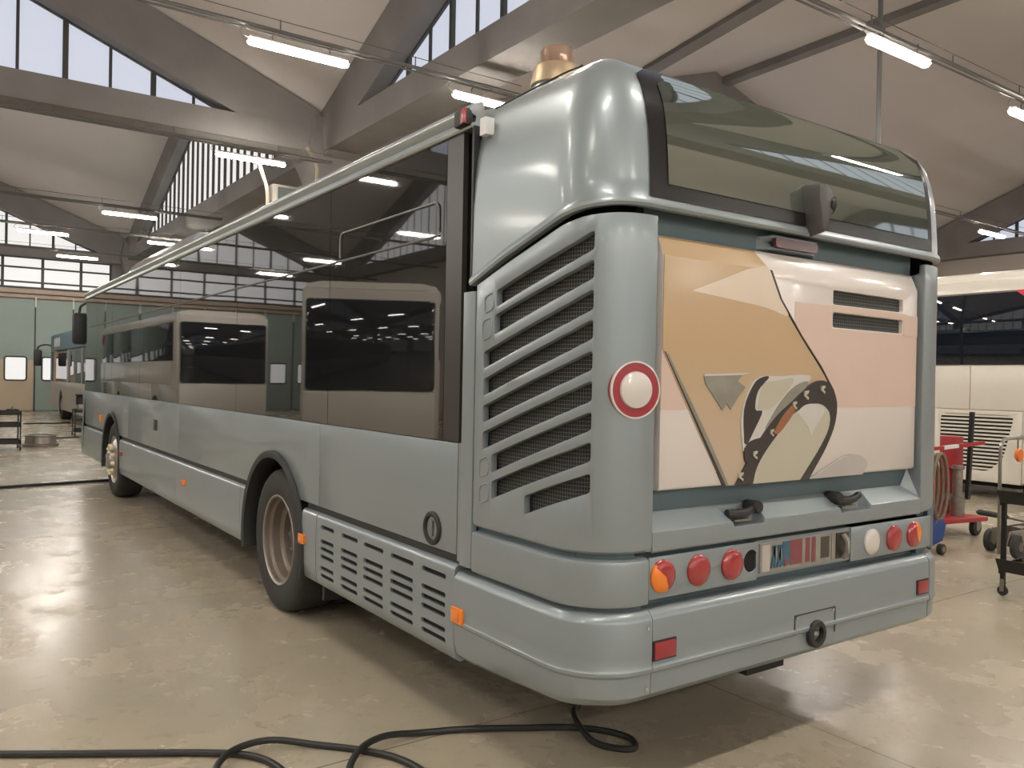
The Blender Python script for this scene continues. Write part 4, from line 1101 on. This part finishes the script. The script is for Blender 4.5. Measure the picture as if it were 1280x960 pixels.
# blue jack in front of it
t = thing('jack_trolley', (5.95,1.95,0), 'blue floor jack on small wheels behind the right end of the bus bumper', 'jack'); b = dict(parent=t)
J = Matrix.Translation((6.0,2.02,0)) @ Matrix.Rotation(math.radians(-32),4,'Z') @ Matrix.Scale(.8,4)
for s in (-.11,.11):
    MB().prism([J@Vector((x,s,z)) for x,z in ((-.55,.06),(-.50,.16),(.10,.36),(.20,.42),(.24,.36),(.20,.16),(.08,.10),(-.30,.05))], J.to_3x3()@Vector((0,.015,0))).build('side_plate', bluep, **b)
MB().bar(J@Vector((-.3,0,.13)),J@Vector((.05,0,.24)),.18,.03).build('cross_plate', bluep, **b)
MB().bar(J@Vector((-.4,0,.15)),J@Vector((.1,0,.30)),.08,.05).build('lift_arm', engine, **b)
for x, y, r in ((.16,-.15,.065),(.16,.15,.065),(-.45,-.13,.05),(-.45,.13,.05)):
    p = J@Vector((x,y,r)); w = MB().lathe([(-.025,0),(-.025,r*.72),(-.02,r*.8),(.02,r*.8),(.025,r*.72),(.025,0)], p, 'y', 24).build('wheel', rub, **b)
    MB().lathe([(-.028,0),(-.028,r*.45),(.028,r*.45),(.028,0)], p, 'y', 16).build('wheel_hub', steel, w)

# ------------------------------------------------------------------ tool trolley at the right edge
tx0, tx1, ty0, ty1 = 4.89, 5.59, .42, .80
t = thing('service_trolley', (5.15,.6,0), 'black metal workshop trolley with a tall tube handle at the right edge', 'trolley'); b = dict(parent=t)
for z in (.22,.75):
    tr = MB().box((tx0,ty0,z-.02),(tx1,ty1,z))
    for a, c2, e, f in ((tx0-.03,tx0,ty0,ty1),(tx1,tx1+.03,ty0,ty1)): tr.mesh([(a if a < tx0 else c2,e-.02,z+.07),(a if a < tx0 else c2,f+.02,z+.07),(c2 if a < tx0 else a,f,z-.02),(c2 if a < tx0 else a,e,z-.02),(a-.012 if a < tx0 else c2+.012,e-.02,z+.07),(a-.012 if a < tx0 else c2+.012,f+.02,z+.07),(a+.012,f,z-.03),(a+.012,e,z-.03)], [(0,1,2,3),(7,6,5,4),(0,4,5,1),(2,6,7,3),(1,5,6,2),(0,3,7,4)])
    tr.box((tx0,ty0-.012,z-.05),(tx1,ty0,z+.03)).box((tx0,ty1,z-.05),(tx1,ty1+.012,z+.03))
    tr.build('tray', blackm, **b)
for x in (tx0,tx1-.03):
    for y in (ty0,ty1-.03):
        MB().box((x,y,.12),(x+.03,y+.03,.75)).build('leg', blackm, **b)
        w = MB().lathe([(-.012,0),(-.012,.034),(-.008,.038),(.008,.038),(.012,.034),(.012,0)], (x+.015,y+.015,.039), 'x', 20).build('caster', rub, **b)
        MB().box((x-.004,y-.0,.035),(x,y+.03,.13)).box((x+.03,y,.035),(x+.034,y+.03,.13)).build('caster_fork', steel, w)
MB().tube(spline([(tx0+.10,ty1+.06,.30),(tx0+.10,ty1+.06,.8),(tx0+.10,ty1+.06,1.10),(tx0+.13,ty1+.06,1.18),(tx0+.20,ty1+.06,1.205),(tx0+.5,ty1+.06,1.205),(tx1-.10,ty1+.06,1.19),(tx1-.06,ty1+.06,1.12),(tx1-.06,ty1+.06,.8)],6), .014, 8).build('tube_handle', steel, **b)
crate((5.11,.5,.752),(5.51,.74,.86), blackm, 'parts_tray', 'shallow black tray with handle on top of the service trolley at right', 'tray')
t = thing('warning_light', (5.40,.90,1.0), 'orange warning light hooked on the tube handle of the service trolley', 'lamp')  # orange plastic warning light with its hook
MB().lathe([(-.02,0),(-.02,.05),(.0,.055),(.015,.04),(.025,0)], (5.40,.905,1.06), 'y', 20).build('lens', orangep, t)
MB().tube([(5.40,.91,1.10),(5.40,.91,1.18),(5.40,.885,1.225)], .006, 6).build('hook', steel, t)
t = thing('gearbox_unit', (5.24,.6,.22), 'oily metal pump unit with a coiled hose on the lower tray of the service trolley', 'pump'); b = dict(parent=t)
MB().box((5.04,.5,.222),(5.49,.72,.37)).build('block', engine, b['parent'], bevel=.03)
MB().lathe([(-.12,0),(-.12,.075),(-.1,.09),(.1,.09),(.12,.075),(.12,0)], (5.14,.6,.44), 'y', 24).build('pulley', steel, t)
MB().tube([(5.30+.13*math.cos(a*PI/12),.6,.48+.10*math.sin(a*PI/12)) for a in range(25)], .02, 8, cap=False).build('coiled_hose', hose_m, t)
MB().lathe([(0,.055),(.14,.05),(.16,.03),(.16,0)], (5.37,.62,.37), 'z', 20).build('motor', engine, t)
# trolley jack standing behind the service trolley
t = thing('trolley_jack', (6.8,1.38,0), 'grey trolley jack with a black rubber handle behind the service trolley', 'jack'); b = dict(parent=t)
J = Matrix.Translation((6.90,1.38,0)) @ Matrix.Rotation(math.radians(-28),4,'Z')
for s in (-.13,.11): MB().prism([J@Vector((x,s,z)) for x,z in ((-.40,.10),(-.36,.24),(.10,.30),(.50,.22),(.66,.12),(.62,.06),(.10,.08))], J.to_3x3()@Vector((0,.02,0))).build('side_plate', engine, **b)
MB().bar(J@Vector((-.2,0,.22)),J@Vector((.45,0,.26)),.12,.08).build('lift_arm', steel, **b)
MB().lathe([(0,.06),(.05,.07),(.06,0)], J@Vector((.45,0,.28)), 'z', 20).build('saddle', steel, **b)
hnd = MB().tube([J@Vector((-.30,0,.36)),J@Vector((-.02,0,.30))], .016, 8).build('handle_socket', steel, **b)
MB().tube([J@Vector((-.62,0,.41)),J@Vector((-.60,0,.41)),J@Vector((-.32,0,.365)),J@Vector((-.30,0,.36))], [.014,.028,.028,.02], 10).build('rubber_grip', blk, hnd)
for x, y, r in ((-.34,-.19,.11),(-.34,.17,.11),(.55,-.18,.055),(.55,.16,.055)):
    p = J@Vector((x,y,r)); w = MB().lathe([(-.03,0),(-.03,r*.9),(-.02,r),(.02,r),(.03,r*.9),(.03,0)], p, 'y', 24).build('wheel', rub, **b)
    MB().lathe([(-.034,0),(-.034,r*.4),(.034,r*.4),(.034,0)], p, 'y', 16).build('wheel_hub', steel, w)

# ------------------------------------------------------------------ world, camera, view
w = bpy.data.worlds.new('overcast_sky'); SC.world = w; w.use_nodes = True
bg = w.node_tree.nodes['Background']; bg.inputs[0].default_value = (.85,.9,1.,1); bg.inputs[1].default_value = 1.0
cam = bpy.data.cameras.new('camera'); co = bpy.data.objects.new('camera', cam); COL.objects.link(co); SC.camera = co
YAW, PIT, ROL, F = .6137, -.0055, .0185, 1030.67
cam.sensor_fit = 'HORIZONTAL'; cam.sensor_width = 36; cam.lens = F/1280*36; cam.clip_end = 300; cam.clip_start = .05
r_ = Vector((.81741883,-.57574,.01851)); r_ = None
fwd = Vector((math.sin(YAW)*math.cos(PIT), math.cos(YAW)*math.cos(PIT), math.sin(PIT))); rt = Vector((math.cos(YAW), -math.sin(YAW), 0)); up = rt.cross(fwd)
r2 = rt*math.cos(ROL)+up*math.sin(ROL); u2 = -rt*math.sin(ROL)+up*math.cos(ROL)
Mx = Matrix((r2, u2, -fwd)).transposed().to_4x4(); Mx.translation = Vector((-1.9058,-2.2277,1.6049)); co.matrix_world = Mx
SC.view_settings.view_transform = 'Standard'; SC.view_settings.look = 'None'; SC.view_settings.gamma = 1; SC.view_settings.use_curve_mapping = False
SC.view_settings.exposure = 0.0
SC.cycles.max_bounces = 8; SC.cycles.diffuse_bounces = 4; SC.cycles.glossy_bounces = 4; SC.cycles.sample_clamp_indirect = 6; SC.cycles.use_denoising = True
